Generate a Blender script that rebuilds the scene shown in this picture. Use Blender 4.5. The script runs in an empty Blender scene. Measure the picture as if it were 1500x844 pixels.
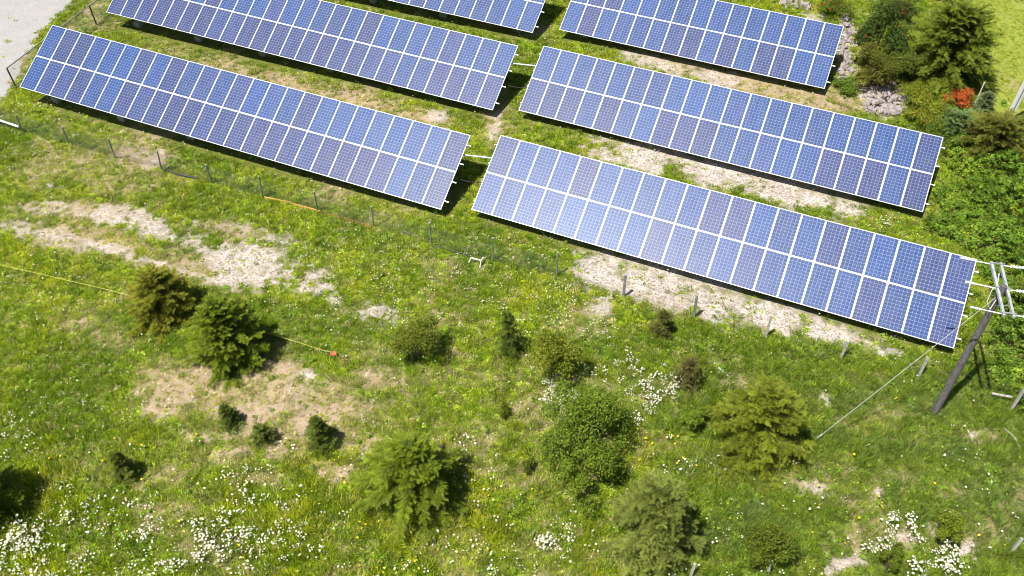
import bpy, math, random
import numpy as np
from mathutils import Vector, Matrix

SC = bpy.context.scene
COL = SC.collection
random.seed(7)
RNG = np.random.default_rng(11)

# ------------------------------------------------------------------ camera, sky, sun, exposure
W, H = 1500.0, 844.0
F = 1309.335
PITCH, YAW, ROLL, CAMH = 0.827744, 0.405411, -0.005523, 28.791
TILT, PL, PX = 0.486095, 1.965, 1.012
_cp, _sp, _cy, _sy = math.cos(PITCH), math.sin(PITCH), math.cos(YAW), math.sin(YAW)
_f = np.array([-_sy * _cp, _cy * _cp, -_sp])
_r = np.array([_cy, _sy, 0.0])
_u = np.cross(_r, _f)
_c, _s = math.cos(ROLL), math.sin(ROLL)
RM = np.array([_c * _r + _s * _u, -_s * _r + _c * _u, _f])
cam = bpy.data.cameras.new('camera')
cam.sensor_width = 36.0
cam.lens = F / W * 36.0
cam.clip_end = 5000
camo = bpy.data.objects.new('camera', cam)
COL.objects.link(camo)
M = Matrix([[RM[0][i], RM[1][i], -RM[2][i]] for i in range(3)]).to_4x4()
M.translation = Vector((0, 0, CAMH))
camo.matrix_world = M
SC.camera = camo

SUN_EL, SUN_AZ = math.radians(67), math.radians(238)      # azimuth counted from +X
wd = bpy.data.worlds.new('World')
SC.world = wd
wd.use_nodes = True
bg = wd.node_tree.nodes['Background']
sk = wd.node_tree.nodes.new('ShaderNodeTexSky')
sk.sky_type = 'NISHITA'
sk.sun_disc = False
sk.sun_elevation = SUN_EL
sk.sun_rotation = math.atan2(math.cos(SUN_AZ), math.sin(SUN_AZ)) % (2 * math.pi)
wd.node_tree.links.new(sk.outputs[0], bg.inputs[0])
bg.inputs[1].default_value = 0.06
sl = bpy.data.lights.new('sun', 'SUN')
sl.energy = 4.9
sl.angle = math.radians(0.53)
sl.color = (1.0, 0.955, 0.88)
so = bpy.data.objects.new('sun', sl)
COL.objects.link(so)
_d = Vector((math.cos(SUN_EL) * math.cos(SUN_AZ), math.cos(SUN_EL) * math.sin(SUN_AZ), math.sin(SUN_EL)))
so.rotation_euler = _d.to_track_quat('Z', 'Y').to_euler()
so.location = (0, 0, 60)
SC.view_settings.view_transform = 'Standard'
SC.view_settings.look = 'None'
SC.view_settings.exposure = 0.56
SC.view_settings.gamma = 1.0
SC.cycles.max_bounces = 6
SC.cycles.filter_width = 1.0
SC.cycles.transparent_max_bounces = 8

# ------------------------------------------------------------------ coordinates
def at(px, py, z=0.0):
    d = RM.T @ np.array([(px - W / 2) / F, -(py - H / 2) / F, 1.0])
    t = (z - CAMH) / d[2]
    return np.array([0, 0, CAMH]) + d * t

def to_px(P):
    q = (np.asarray(P, float) - np.array([0, 0, CAMH])) @ RM.T
    return W / 2 + F * q[..., 0] / q[..., 2], H / 2 - F * q[..., 1] / q[..., 2], q[..., 2]

def _hash(ix, iy, seed):
    n = (ix.astype(np.int64) * 374761393 + iy.astype(np.int64) * 668265263 + seed * 974634777) & 0xffffffff
    n = ((n ^ (n >> 13)) * 1274126177) & 0xffffffff
    n = ((n ^ (n >> 16)) * 2246822519) & 0xffffffff
    return ((n ^ (n >> 15)) & 0xffffff) / float(0xffffff)

def vnoise(x, y, seed=0):
    ix, iy = np.floor(x), np.floor(y)
    fx, fy = x - ix, y - iy
    fx, fy = fx * fx * (3 - 2 * fx), fy * fy * (3 - 2 * fy)
    a, b = _hash(ix, iy, seed), _hash(ix + 1, iy, seed)
    c, d = _hash(ix, iy + 1, seed), _hash(ix + 1, iy + 1, seed)
    return (a * (1 - fx) + b * fx) * (1 - fy) + (c * (1 - fx) + d * fx) * fy

def fbm(x, y, seed=0, octs=4):
    t, a, n = 0.0, 0.5, 0.0
    for k in range(octs):
        t = t + a * vnoise(x * 2 ** k + 17.3 * k, y * 2 ** k - 9.1 * k, seed + k)
        n += a
        a *= 0.5
    return t / n

ORG = {'a': (-40.457, 26.987, .689), 'b': (-41.376, 34.999, .636), 'c': (-42.214, 42.623, .695),
       'd': (-13.828, 27.491, .746), 'e': (-14.790, 35.437, .699), 'f': (-15.588, 43.471, .734)}

def gz(x, y):
    x, y = np.asarray(x, float), np.asarray(y, float)
    return (fbm(x / 5.0, y / 5.0, 3, 3) - 0.5) * 0.14 + np.clip(.12 + (x + 14) * .023, -.52, .2)

def gat(px, py, z=0.0):
    p = at(px, py, 0.0)
    for _ in range(6):
        p = at(px, py, float(gz(p[0], p[1])))
    return np.array([p[0], p[1], float(gz(p[0], p[1])) + z])

# ------------------------------------------------------------------ mesh builder and tagging
class MB:
    def __init__(self):
        self.v, self.f, self.m, self.n = [], [], [], 0
    def add(self, v, f, mi=0):
        v = np.asarray(v, float)
        self.v.append(v)
        for q in f:
            self.f.append(tuple(i + self.n for i in q))
            self.m.append(mi)
        self.n += len(v)
    def box(self, c, s, rot=None, mi=0):
        c, s = np.array(c, float), np.array(s, float) / 2
        v = np.array([[x, y, z] for x in (-1, 1) for y in (-1, 1) for z in (-1, 1)]) * s
        if rot is not None:
            v = v @ np.array(rot).T
        self.add(v + c, [(0, 1, 3, 2), (4, 6, 7, 5), (0, 4, 5, 1), (2, 3, 7, 6), (0, 2, 6, 4), (1, 5, 7, 3)], mi)
    def bar(self, a, b, w, h=None, mi=0, up=(0, 0, 1)):
        a, b = np.array(a, float), np.array(b, float)
        d = b - a
        L = np.linalg.norm(d)
        d = d / L
        up = np.array(up, float)
        if abs(d @ up) > 0.97:
            up = np.array([1.0, 0, 0])
        s = np.cross(d, up)
        s /= np.linalg.norm(s)
        u = np.cross(s, d)
        self.box((a + b) / 2, (L, w, h or w), np.stack([d, s, u], 1), mi)
    def tube(self, pts, rad, n=8, mi=0, caps=True):
        pts = [np.array(p, float) for p in pts]
        if np.isscalar(rad):
            rad = [rad] * len(pts)
        rings = []
        for i, p in enumerate(pts):
            d = pts[min(i + 1, len(pts) - 1)] - pts[max(i - 1, 0)]
            d /= np.linalg.norm(d)
            up = np.array([0, 0, 1.0]) if abs(d[2]) < 0.9 else np.array([1.0, 0, 0])
            s = np.cross(d, up)
            s /= np.linalg.norm(s)
            u = np.cross(s, d)
            rings.append([p + rad[i] * (math.cos(t) * s + math.sin(t) * u) for t in np.arange(n) * 2 * math.pi / n])
        v = np.array(rings).reshape(-1, 3)
        f = [(i * n + k, i * n + (k + 1) % n, (i + 1) * n + (k + 1) % n, (i + 1) * n + k) for i in range(len(pts) - 1) for k in range(n)]
        if caps:
            f += [tuple(range(n - 1, -1, -1)), tuple((len(pts) - 1) * n + k for k in range(n))]
        self.add(v, f, mi)
    def mesh(self, name, mats):
        me = bpy.data.meshes.new(name)
        me.from_pydata(np.concatenate(self.v).tolist(), [], self.f)
        for m in (mats if isinstance(mats, (list, tuple)) else [mats]):
            me.materials.append(m)
        me.polygons.foreach_set('material_index', self.m)
        me.update()
        return me
    def build(self, name, mats, parent=None):
        return link(name, self.mesh(name, mats), parent)

def link(name, data, parent=None, loc=None):
    o = bpy.data.objects.new(name, data)
    COL.objects.link(o)
    if parent is not None:
        o.parent = parent
    if loc is not None:
        o.location = loc
    return o

def tag(o, label=None, cat=None, group=None, kind=None):
    if label: o['label'] = label
    if cat: o['category'] = cat
    if group: o['group'] = group
    if kind: o['kind'] = kind
    return o

def fastmesh(name, V, Fq, mat, attrs=None, smooth=False):
    """V (n,3), Fq (m,k) all k-gons"""
    me = bpy.data.meshes.new(name)
    V, Fq = np.asarray(V, np.float32), np.asarray(Fq, np.int32)
    m, k = Fq.shape
    me.vertices.add(len(V))
    me.vertices.foreach_set('co', V.ravel())
    me.loops.add(m * k)
    me.loops.foreach_set('vertex_index', Fq.ravel())
    me.polygons.add(m)
    me.polygons.foreach_set('loop_start', np.arange(m, dtype=np.int32) * k)
    me.polygons.foreach_set('loop_total', np.full(m, k, np.int32))
    if smooth:
        me.polygons.foreach_set('use_smooth', np.ones(m, bool))
    for an, (typ, arr) in (attrs or {}).items():
        a = me.attributes.new(an, typ, 'POINT')
        arr = np.asarray(arr, np.float32)
        if typ == 'FLOAT_COLOR':
            if arr.shape[1] == 3:
                arr = np.concatenate([arr, np.ones((len(arr), 1), np.float32)], 1)
            a.data.foreach_set('color', arr.ravel())
        elif typ == 'FLOAT_VECTOR':
            a.data.foreach_set('vector', arr.ravel())
        elif typ == 'INT':
            a.data.foreach_set('value', arr.astype(np.int32))
        else:
            a.data.foreach_set('value', arr)
    me.update()
    me.validate()
    if mat is not None:
        me.materials.append(mat)
    return me

# ------------------------------------------------------------------ materials
def newmat(name):
    m = bpy.data.materials.new(name)
    m.use_nodes = True
    nt = m.node_tree
    return m, nt, nt.nodes['Principled BSDF'], nt.nodes['Material Output']

def N(nt, typ, **kw):
    n = nt.nodes.new(typ)
    for k, v in kw.items():
        setattr(n, k, v)
    return n

def ramp(nt, stops):
    r = N(nt, 'ShaderNodeValToRGB')
    e = r.color_ramp.elements
    while len(e) < len(stops):
        e.new(0.5)
    for q, (p, c) in zip(e, stops):
        q.position = p
        q.color = (*c, 1) if len(c) == 3 else c
    return r

def mixc(nt, typ, fac, a, b):
    n = N(nt, 'ShaderNodeMix', data_type='RGBA', blend_type=typ)
    for s, v in ((0, fac), (6, a), (7, b)):
        if hasattr(v, 'is_linked') or hasattr(v, 'links'):
            nt.links.new(v, n.inputs[s])
        else:
            n.inputs[s].default_value = v if s == 0 else ((*v, 1) if len(v) == 3 else v)
    return n.outputs[2]

def noise_mat(name, c1, c2, scale=6.0, rough=0.7, metal=0.0, bump=0.0, stretch=None, spec=0.4):
    m, nt, b, out = newmat(name)
    tc = N(nt, 'ShaderNodeTexCoord')
    mp = N(nt, 'ShaderNodeMapping')
    nt.links.new(tc.outputs['Object'], mp.inputs[0])
    if stretch: mp.inputs['Scale'].default_value = stretch
    ns = N(nt, 'ShaderNodeTexNoise')
    ns.inputs['Scale'].default_value = scale
    ns.inputs['Detail'].default_value = 6
    nt.links.new(mp.outputs[0], ns.inputs['Vector'])
    r = ramp(nt, [(0.3, c1), (0.7, c2)])
    nt.links.new(ns.outputs[0], r.inputs[0])
    nt.links.new(r.outputs[0], b.inputs['Base Color'])
    b.inputs['Roughness'].default_value = rough
    b.inputs['Metallic'].default_value = metal
    b.inputs['Specular IOR Level'].default_value = spec
    if bump:
        bm_ = N(nt, 'ShaderNodeBump')
        bm_.inputs['Strength'].default_value = bump
        bm_.inputs['Distance'].default_value = 0.02
        nt.links.new(ns.outputs[0], bm_.inputs['Height'])
        nt.links.new(bm_.outputs[0], b.inputs['Normal'])
    return m

def leaf_mat(name, inst=False, trans=0.35, rough=0.55, spec=0.25, attr='tint', gain=1.0):
    """leaf colour from a per-leaf or per-plant attribute; light passes through the leaf"""
    m, nt, b, out = newmat(name)
    a = N(nt, 'ShaderNodeAttribute', attribute_name=attr)
    a.attribute_type = 'INSTANCER' if inst else 'GEOMETRY'
    col = a.outputs['Color']
    if inst:
        g = N(nt, 'ShaderNodeAttribute', attribute_name='blade')
        col = mixc(nt, 'MULTIPLY', 1.0, col, g.outputs['Color'])
    nt.links.new(col, b.inputs['Base Color'])
    b.inputs['Roughness'].default_value = rough
    b.inputs['Specular IOR Level'].default_value = spec
    tr = N(nt, 'ShaderNodeBsdfTranslucent')
    tcol = mixc(nt, 'MULTIPLY', 1.0, col, (1.15 * gain, 1.25 * gain, 0.6 * gain))
    nt.links.new(tcol, tr.inputs[0])
    mx = N(nt, 'ShaderNodeMixShader')
    mx.inputs[0].default_value = trans
    nt.links.new(b.outputs[0], mx.inputs[1])
    nt.links.new(tr.outputs[0], mx.inputs[2])
    nt.links.new(mx.outputs[0], out.inputs['Surface'])
    return m

M_ALU = noise_mat('white_aluminium', (0.64, 0.65, 0.67), (0.76, 0.76, 0.77), 3, 0.35, 0.15)
M_GALV = noise_mat('galvanised_steel', (0.36, 0.37, 0.38), (0.55, 0.56, 0.57), 9, 0.45, 0.5)
M_STEELPOST = noise_mat('weathered_post', (0.17, 0.19, 0.18), (0.33, 0.34, 0.32), 7, 0.6, 0.2)
M_POSTDARK = noise_mat('dark_green_steel', (0.05, 0.06, 0.045), (0.11, 0.12, 0.09), 7, 0.5, 0.2)
M_WIRE = noise_mat('fence_wire', (0.10, 0.15, 0.12), (0.17, 0.22, 0.18), 2, 0.5, 0.3)
M_CONC = noise_mat('footing_concrete', (0.26, 0.26, 0.26), (0.40, 0.40, 0.39), 8, 0.9, 0, 0.3)
M_POLE = noise_mat('weathered_pole_wood', (0.065, 0.058, 0.058), (0.19, 0.172, 0.168), 5, 0.9, 0, 0.5, (6, 6, 0.5))
M_PALEWOOD = noise_mat('bleached_wood', (0.30, 0.28, 0.24), (0.50, 0.48, 0.43), 6, 0.85, 0, 0.3, (1, 1, 4))
M_WHITEPAINT = noise_mat('white_paint', (0.80, 0.81, 0.80), (0.90, 0.90, 0.89), 4, 0.5)
M_ARM = noise_mat('galvanised_crossarm', (0.32, 0.35, 0.36), (0.52, 0.55, 0.55), 5, 0.5, 0.2)
M_INSUL = noise_mat('pale_insulator', (0.72, 0.74, 0.74), (0.84, 0.85, 0.85), 3, 0.3)
M_YELLOWWOOD = noise_mat('yellow_plank', (0.50, 0.30, 0.05), (0.62, 0.42, 0.12), 6, 0.7, 0, 0.2)
M_BROWNPLANK = noise_mat('rust_brown_plank', (0.16, 0.075, 0.03), (0.30, 0.16, 0.07), 6, 0.8, 0, 0.2)
M_ROPE = noise_mat('yellow_rope', (0.55, 0.47, 0.08), (0.64, 0.58, 0.16), 20, 0.6)
M_ORANGE = noise_mat('orange_cloth', (0.50, 0.10, 0.04), (0.62, 0.19, 0.10), 10, 0.7)
M_HOSE = noise_mat('black_hose', (0.02, 0.02, 0.02), (0.05, 0.05, 0.05), 6, 0.5)
M_STAY = noise_mat('stay_wire', (0.45, 0.46, 0.42), (0.60, 0.61, 0.56), 2, 0.5, 0.2)
M_CABLE = noise_mat('dark_cable', (0.03, 0.03, 0.03), (0.06, 0.06, 0.06), 2, 0.5)
M_BARK = noise_mat('bark', (0.07, 0.045, 0.03), (0.17, 0.12, 0.08), 12, 0.9, 0, 0.4, (2, 2, 0.5))
M_ROCK = noise_mat('broken_rock', (0.20, 0.165, 0.16), (0.44, 0.385, 0.37), 3.5, 0.9, 0, 0.5)

def panel_material():
    m, nt, b, out = newmat('solar_cells')
    uv = N(nt, 'ShaderNodeUVMap')
    uv.uv_map = 'cells'
    sp = N(nt, 'ShaderNodeSeparateXYZ')
    nt.links.new(uv.outputs[0], sp.inputs[0])
    def line(sock, w):
        fr = N(nt, 'ShaderNodeMath', operation='FRACT')
        nt.links.new(sock, fr.inputs[0])
        sb = N(nt, 'ShaderNodeMath', operation='SUBTRACT')
        nt.links.new(fr.outputs[0], sb.inputs[0])
        sb.inputs[1].default_value = 0.5
        ab = N(nt, 'ShaderNodeMath', operation='ABSOLUTE')
        nt.links.new(sb.outputs[0], ab.inputs[0])
        g = N(nt, 'ShaderNodeMath', operation='GREATER_THAN')
        nt.links.new(ab.outputs[0], g.inputs[0])
        g.inputs[1].default_value = 0.5 - w
        return g.outputs[0]
    lx, ly = line(sp.outputs[0], 0.028), line(sp.outputs[1], 0.028)
    mxl = N(nt, 'ShaderNodeMath', operation='MAXIMUM')
    nt.links.new(lx, mxl.inputs[0])
    nt.links.new(ly, mxl.inputs[1])
    oi = N(nt, 'ShaderNodeObjectInfo')
    # crystal grain and per-cell tone
    fl = N(nt, 'ShaderNodeVectorMath', operation='FLOOR')
    nt.links.new(uv.outputs[0], fl.inputs[0])
    ad = N(nt, 'ShaderNodeVectorMath', operation='ADD')
    nt.links.new(fl.outputs[0], ad.inputs[0])
    cb = N(nt, 'ShaderNodeCombineXYZ')
    nt.links.new(oi.outputs['Random'], cb.inputs[2])
    ml = N(nt, 'ShaderNodeVectorMath', operation='SCALE')
    nt.links.new(cb.outputs[0], ml.inputs[0])
    ml.inputs['Scale'].default_value = 531.0
    nt.links.new(ml.outputs[0], ad.inputs[1])
    wn = N(nt, 'ShaderNodeTexWhiteNoise')
    nt.links.new(ad.outputs[0], wn.inputs['Vector'])
    mr = N(nt, 'ShaderNodeMapRange')
    nt.links.new(wn.outputs['Value'], mr.inputs[0])
    mr.inputs[3].default_value = 0.90
    mr.inputs[4].default_value = 1.12
    hs = N(nt, 'ShaderNodeVectorMath', operation='SCALE')
    nt.links.new(oi.outputs['Color'], hs.inputs[0])
    nt.links.new(mr.outputs[0], hs.inputs['Scale'])
    ns = N(nt, 'ShaderNodeTexNoise')
    ns.inputs['Scale'].default_value = 2.2
    nt.links.new(uv.outputs[0], ns.inputs['Vector'])
    r = ramp(nt, [(0.3, (0.88, 0.88, 0.9)), (0.7, (1.1, 1.1, 1.08))])
    nt.links.new(ns.outputs[0], r.inputs[0])
    c = mixc(nt, 'MULTIPLY', 1.0, hs.outputs[0], r.outputs[0])
    c = mixc(nt, 'MIX', mxl.outputs[0], c, (0.24, 0.33, 0.52))
    # thin dust film, streaked down the slope
    tc = N(nt, 'ShaderNodeTexCoord')
    mp = N(nt, 'ShaderNodeMapping')
    mp.inputs['Scale'].default_value = (9, 1.2, 1)
    nt.links.new(tc.outputs['Object'], mp.inputs[0])
    ad2 = N(nt, 'ShaderNodeVectorMath', operation='ADD')
    nt.links.new(mp.outputs[0], ad2.inputs[0])
    nt.links.new(ml.outputs[0], ad2.inputs[1])
    dn = N(nt, 'ShaderNodeTexNoise')
    dn.inputs['Scale'].default_value = 1.0
    dn.inputs['Detail'].default_value = 5
    nt.links.new(ad2.outputs[0], dn.inputs['Vector'])
    dr = ramp(nt, [(0.35, (0.01, 0.01, 0.01)), (0.75, (0.10, 0.10, 0.10))])
    nt.links.new(dn.outputs[0], dr.inputs[0])
    c = mixc(nt, 'MIX', dr.outputs[0], c, (0.38, 0.38, 0.38))
    nt.links.new(c, b.inputs['Base Color'])
    b.inputs['Roughness'].default_value = 0.39
    b.inputs['Specular IOR Level'].default_value = 0.31
    b.inputs['Coat Weight'].default_value = 0.0
    b.inputs['Coat Roughness'].default_value = 0.2
    return m
M_CELL = panel_material()

def ground_material():
    m, nt, b, out = newmat('meadow_ground')
    a = N(nt, 'ShaderNodeAttribute', attribute_name='soil')
    st = N(nt, 'ShaderNodeAttribute', attribute_name='stone')
    tc = N(nt, 'ShaderNodeTexCoord')
    n1 = N(nt, 'ShaderNodeTexNoise')
    n1.inputs['Scale'].default_value = 9.0
    n1.inputs['Detail'].default_value = 8
    n1.inputs['Roughness'].default_value = 0.75
    nt.links.new(tc.outputs['Object'], n1.inputs['Vector'])
    r1 = ramp(nt, [(0.28, (0.52, 0.50, 0.48)), (0.5, (1, 1, 1)), (0.72, (1.35, 1.32, 1.27))])
    nt.links.new(n1.outputs[0], r1.inputs[0])
    rd = N(nt, 'ShaderNodeAttribute', attribute_name='road')
    rk = N(nt, 'ShaderNodeMath', operation='MULTIPLY')
    rk.inputs[1].default_value = .75
    nt.links.new(rd.outputs['Fac'], rk.inputs[0])
    g1 = mixc(nt, 'MIX', rk.outputs[0], r1.outputs[0], (1.0, 1.0, 1.0))
    c = mixc(nt, 'MULTIPLY', 1.0, a.outputs['Color'], g1)
    vo = N(nt, 'ShaderNodeTexVoronoi')
    vo.inputs['Scale'].default_value = 13.0
    nt.links.new(tc.outputs['Object'], vo.inputs['Vector'])
    r2 = ramp(nt, [(0.0, (0.55, 0.53, 0.52)), (0.35, (0.95, 0.95, 0.94)), (1.0, (1.3, 1.28, 1.25))])
    sc_ = N(nt, 'ShaderNodeSeparateColor')
    nt.links.new(vo.outputs['Color'], sc_.inputs[0])
    nt.links.new(sc_.outputs[0], r2.inputs[0])
    c2 = mixc(nt, 'MULTIPLY', 1.0, c, r2.outputs[0])
    c = mixc(nt, 'MIX', st.outputs['Fac'], c, c2)
    nt.links.new(c, b.inputs['Base Color'])
    b.inputs['Roughness'].default_value = 0.95
    b.inputs['Specular IOR Level'].default_value = 0.15
    bp = N(nt, 'ShaderNodeBump')
    bp.inputs['Strength'].default_value = 0.8
    bp.inputs['Distance'].default_value = 0.05
    nt.links.new(n1.outputs[0], bp.inputs['Height'])
    nt.links.new(bp.outputs[0], b.inputs['Normal'])
    return m
M_GROUND = ground_material()
M_GRASS = leaf_mat('grass_blades', True, 0.4)
M_FLOWER = leaf_mat('flower_petals', True, 0.25, 0.6)
M_LEAF = leaf_mat('leaves', False, 0.3, 0.6, 0.15)
M_NEEDLE = leaf_mat('needle_sprays', False, 0.16, 0.6, 0.2)
M_THICKET = leaf_mat('bramble_leaves', True, 0.28, 0.55, 0.25)

# ------------------------------------------------------------------ what covers the ground, where (photo pixel -> world once, baked on the ground)
# (px, py, rx, ry, angle_deg, strength)
BARE = [
 (75, 308, 60, 9, 4, .55), (150, 318, 75, 15, 8, .9), (230, 340, 80, 14, 14, .9), (310, 372, 60, 13, 20, .9), (30, 330, 60, 9, 5, .5),
 (70, 342, 60, 11, 6, .8), (150, 362, 70, 10, 17, .88), (230, 388, 70, 9, 15, .9), (300, 408, 60, 9, 14, .9), (250, 352, 75, 7, 9, .6),
 (362, 394, 72, 38, 0, 1.35), (330, 378, 44, 22, 10, 1.1), (402, 402, 32, 28, 0, 1.25), (100, 362, 50, 8, 8, .7), (410, 352, 36, 10, 0, .75), (345, 330, 46, 12, 15, .45), (450, 424, 30, 14, 0, 1.4),
 (470, 408, 34, 20, 25, .8), (486, 436, 16, 12, 0, .7), (555, 458, 34, 18, 0, 1.05), (555, 476, 14, 10, 0, .6), (450, 550, 16, 8, 0, 1),
 (950, 228, 90, 28, 10, 1.1), (1050, 252, 100, 30, 13, 1.2), (1150, 280, 100, 28, 14, 1.15), (1230, 308, 40, 20, 14, .9), (1120, 262, 60, 20, 12, .9),
 (880, 398, 54, 40, 10, 1.15), (960, 420, 95, 34, 14, 1.2), (1050, 445, 95, 30, 15, 1.15), (1130, 466, 90, 28, 15, 1.2), (1215, 488, 66, 22, 14, 1.1), (1000, 400, 120, 30, 15, 1.1), (1240, 80, 17, 62, 0, .85), (1292, 146, 40, 30, 0, .9), (1275, 502, 30, 12, 10, .75),
 (880, 450, 26, 26, 0, .8), (1300, 517, 26, 7, 0, 1.1), (1265, 500, 20, 8, 0, .8), (960, 95, 60, 14, 14, .8), (930, 82, 30, 8, 10, .8), (1040, 112, 60, 14, 12, .8),
 (640, 170, 22, 12, 0, .8), (210, 228, 40, 24, 0, .45), (1208, 585, 16, 12, 0, .85), (1330, 795, 30, 22, 0, .9), (1232, 828, 36, 12, -12, .95), (1415, 808, 26, 18, 0, .95),
 (1285, 722, 12, 14, 0, .9), (1362, 775, 10, 20, 0, .8), (1425, 637, 14, 8, 0, .9), (1265, 645, 16, 6, 0, .4), (1195, 715, 26, 14, 20, .6), (725, 188, 12, 24, 10, .8), (90, 300, 70, 8, 5, .6), (200, 320, 100, 18, 12, .8),
 (1140, 30, 40, 12, 12, .7), (1190, 30, 30, 14, 14, .6), (640, 5, 0, 0, 0, 0),
]
DIRT = [(300, 588, 66, 22, 0, .9), (385, 600, 60, 20, 0, .9), (235, 606, 44, 20, 0, .9), (541, 650, 16, 40, 18, .85), (405, 662, 50, 14, 0, .9), (480, 692, 40, 14, 0, .9), (440, 570, 60, 16, 0, .9), (560, 545, 50, 12, 0, .75), (395, 545, 44, 14, 0, .7), (690, 640, 22, 12, 0, .9), (340, 660, 36, 10, 0, .75), (480, 610, 36, 16, 0, .8), (760, 596, 14, 8, 0, .75), (240, 690, 24, 10, 0, .75), (660, 545, 40, 10, 0, .4), (1085, 560, 18, 12, 0, .75), (300, 640, 60, 14, 0, .7), (250, 640, 40, 12, 0, .6), (600, 585, 40, 12, 0, .6), (430, 620, 50, 16, 0, .8), (330, 600, 90, 30, 0, .8), (860, 700, 20, 10, 0, .5), (750, 715, 24, 12, 0, .6), (120, 470, 40, 14, 0, .5), (650, 760, 40, 8, 0, .5), (210, 745, 40, 14, 0, .5), (310, 735, 30, 10, 0, .5)]
STRAW = [
 (430, 128, 90, 26, 14, .95), (540, 152, 90, 24, 14, 1.0), (330, 100, 70, 18, 14, .8), (620, 172, 60, 16, 14, .8), (250, 75, 60, 14, 14, .5),
 (1090, 125, 90, 16, 13, 1.0), (1180, 148, 80, 16, 13, 1.1), (1245, 155, 40, 18, 0, 1.0), (1000, 100, 60, 16, 13, .8),
 (280, 570, 110, 46, 0, 1), (370, 595, 110, 56, 0, 1), (470, 620, 110, 60, 0, .8), (240, 600, 60, 30, 0, .9), (400, 545, 60, 22, 0, .8), (480, 580, 60, 30, 0, .75), (550, 560, 50, 18, 0, .7),
 (420, 640, 70, 26, 0, .85), (480, 690, 50, 30, 0, .85), (520, 640, 26, 34, 20, .95), (330, 670, 60, 24, 0, .6), (250, 700, 40, 22, 0, .5), (380, 700, 50, 16, 0, .6),
 (110, 240, 80, 30, 0, .5), (200, 225, 60, 40, 0, .7), (60, 250, 50, 30, 0, .5), (180, 270, 60, 20, 0, .5), (120, 310, 120, 20, 4, .7), (130, 350, 130, 30, 10, .75), (270, 390, 90, 30, 14, .7),
 (120, 470, 60, 30, 0, .35), (160, 500, 40, 26, 0, .4), (560, 320, 40, 16, 15, .4), (480, 285, 40, 20, 0, .5), (560, 520, 40, 14, 0, .3), (690, 555, 60, 18, 0, .35), (350, 340, 60, 18, 10, .6),
 (1060, 530, 40, 12, 0, .4), (1080, 565, 30, 18, 0, .5), (1250, 620, 40, 30, 0, .35), (1320, 700, 60, 26, 0, .45), (1280, 790, 100, 26, 0, .55), (1400, 780, 60, 30, 0, .5), (1180, 710, 40, 20, 0, .5),
 (1140, 800, 40, 22, 0, .4), (1220, 690, 40, 24, 0, .5), (1300, 610, 50, 20, 0, .5), (1400, 720, 50, 18, 0, .5), (1260, 740, 50, 20, 0, .5), (1440, 640, 40, 16, 0, .5), (1170, 590, 40, 16, 0, .4), (760, 700, 30, 20, 0, .4), (860, 470, 50, 30, 0, .4), (985, 450, 60, 24, 14, .5), (1340, 640, 60, 20, 0, .3), (130, 690, 60, 20, 0, .3), (240, 745, 60, 24, 0, .35),
 (570, 745, 50, 14, 0, .35), (640, 785, 60, 10, 0, .4), (700, 640, 36, 26, 0, .4), (780, 640, 30, 20, 0, .3), (725, 190, 24, 30, 10, .6), (1290, 120, 30, 20, 0, .9), (1265, 70, 16, 60, 0, .6), (90, 60, 60, 14, -45, .7), (30, 100, 50, 14, -48, .8), (140, 10, 30, 16, -40, .6),
]
LUSH = [
 (80, 600, 110, 60, 0, .9), (60, 520, 60, 40, 0, .6), (500, 470, 110, 40, 0, .8), (250, 500, 60, 20, 0, .9), (330, 232, 70, 22, 14, .8), (430, 258, 60, 18, 14, .8), (100, 150, 70, 16, 14, .8),
 (700, 150, 40, 40, 0, .6), (830, 100, 60, 30, 10, .7), (640, 45, 120, 16, 12, .7), (780, 300, 40, 40, 0, .7), (1300, 300, 50, 22, 12, .8), (800, 380, 40, 20, 0, .6), (1400, 560, 60, 40, 0, .5), (1010, 600, 60, 40, 0, .7),
 (900, 520, 60, 20, 0, .7), (1150, 560, 60, 30, 0, .6), (180, 40, 40, 20, 30, .7), (430, 505, 30, 26, 0, .9), (1200, 640, 60, 30, 0, .4), (700, 430, 60, 30, 0, .6), (40, 640, 60, 50, 0, .6), (300, 800, 100, 40, 0, .4), (120, 790, 120, 50, 0, .5),
]
BLUE = [(1100, 760, 36, 30, 0, .9), (1310, 720, 22, 18, 0, .9), (1170, 720, 18, 14, 0, .8), (1360, 600, 50, 30, 0, .6), (1450, 720, 50, 40, 0, .7), (1220, 640, 40, 20, 0, .5), (1345, 760, 14, 22, 0, .9), (1050, 790, 40, 30, 0, .7),
        (1250, 590, 40, 24, 0, .6), (1290, 660, 30, 20, 0, .6), (1400, 660, 40, 24, 0, .7), (1480, 780, 40, 30, 0, .7), (1160, 770, 30, 20, 0, .6), (1420, 740, 30, 20, 0, .6), (1010, 690, 26, 18, 0, .6), (500, 640, 14, 12, 0, .4), (1330, 660, 50, 20, 0, .5), (1180, 520, 60, 14, 0, .4), (540, 345, 60, 14, 16, .3)]

def cover(px, py, lst, nz, soft=0.5):
    w = np.zeros_like(px)
    for cx, cy, rx, ry, an, s in lst:
        if rx <= 0: continue
        ca, sa = math.cos(math.radians(an)), math.sin(math.radians(an))
        dx, dy = px - cx, py - cy
        u, v = (dx * ca + dy * sa) / rx, (-dx * sa + dy * ca) / ry
        d = np.sqrt(u * u + v * v)
        w = np.maximum(w, s * np.clip((1.12 - d + (nz - 0.5) * 1.9) / soft, 0, 1))
    return w

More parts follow.
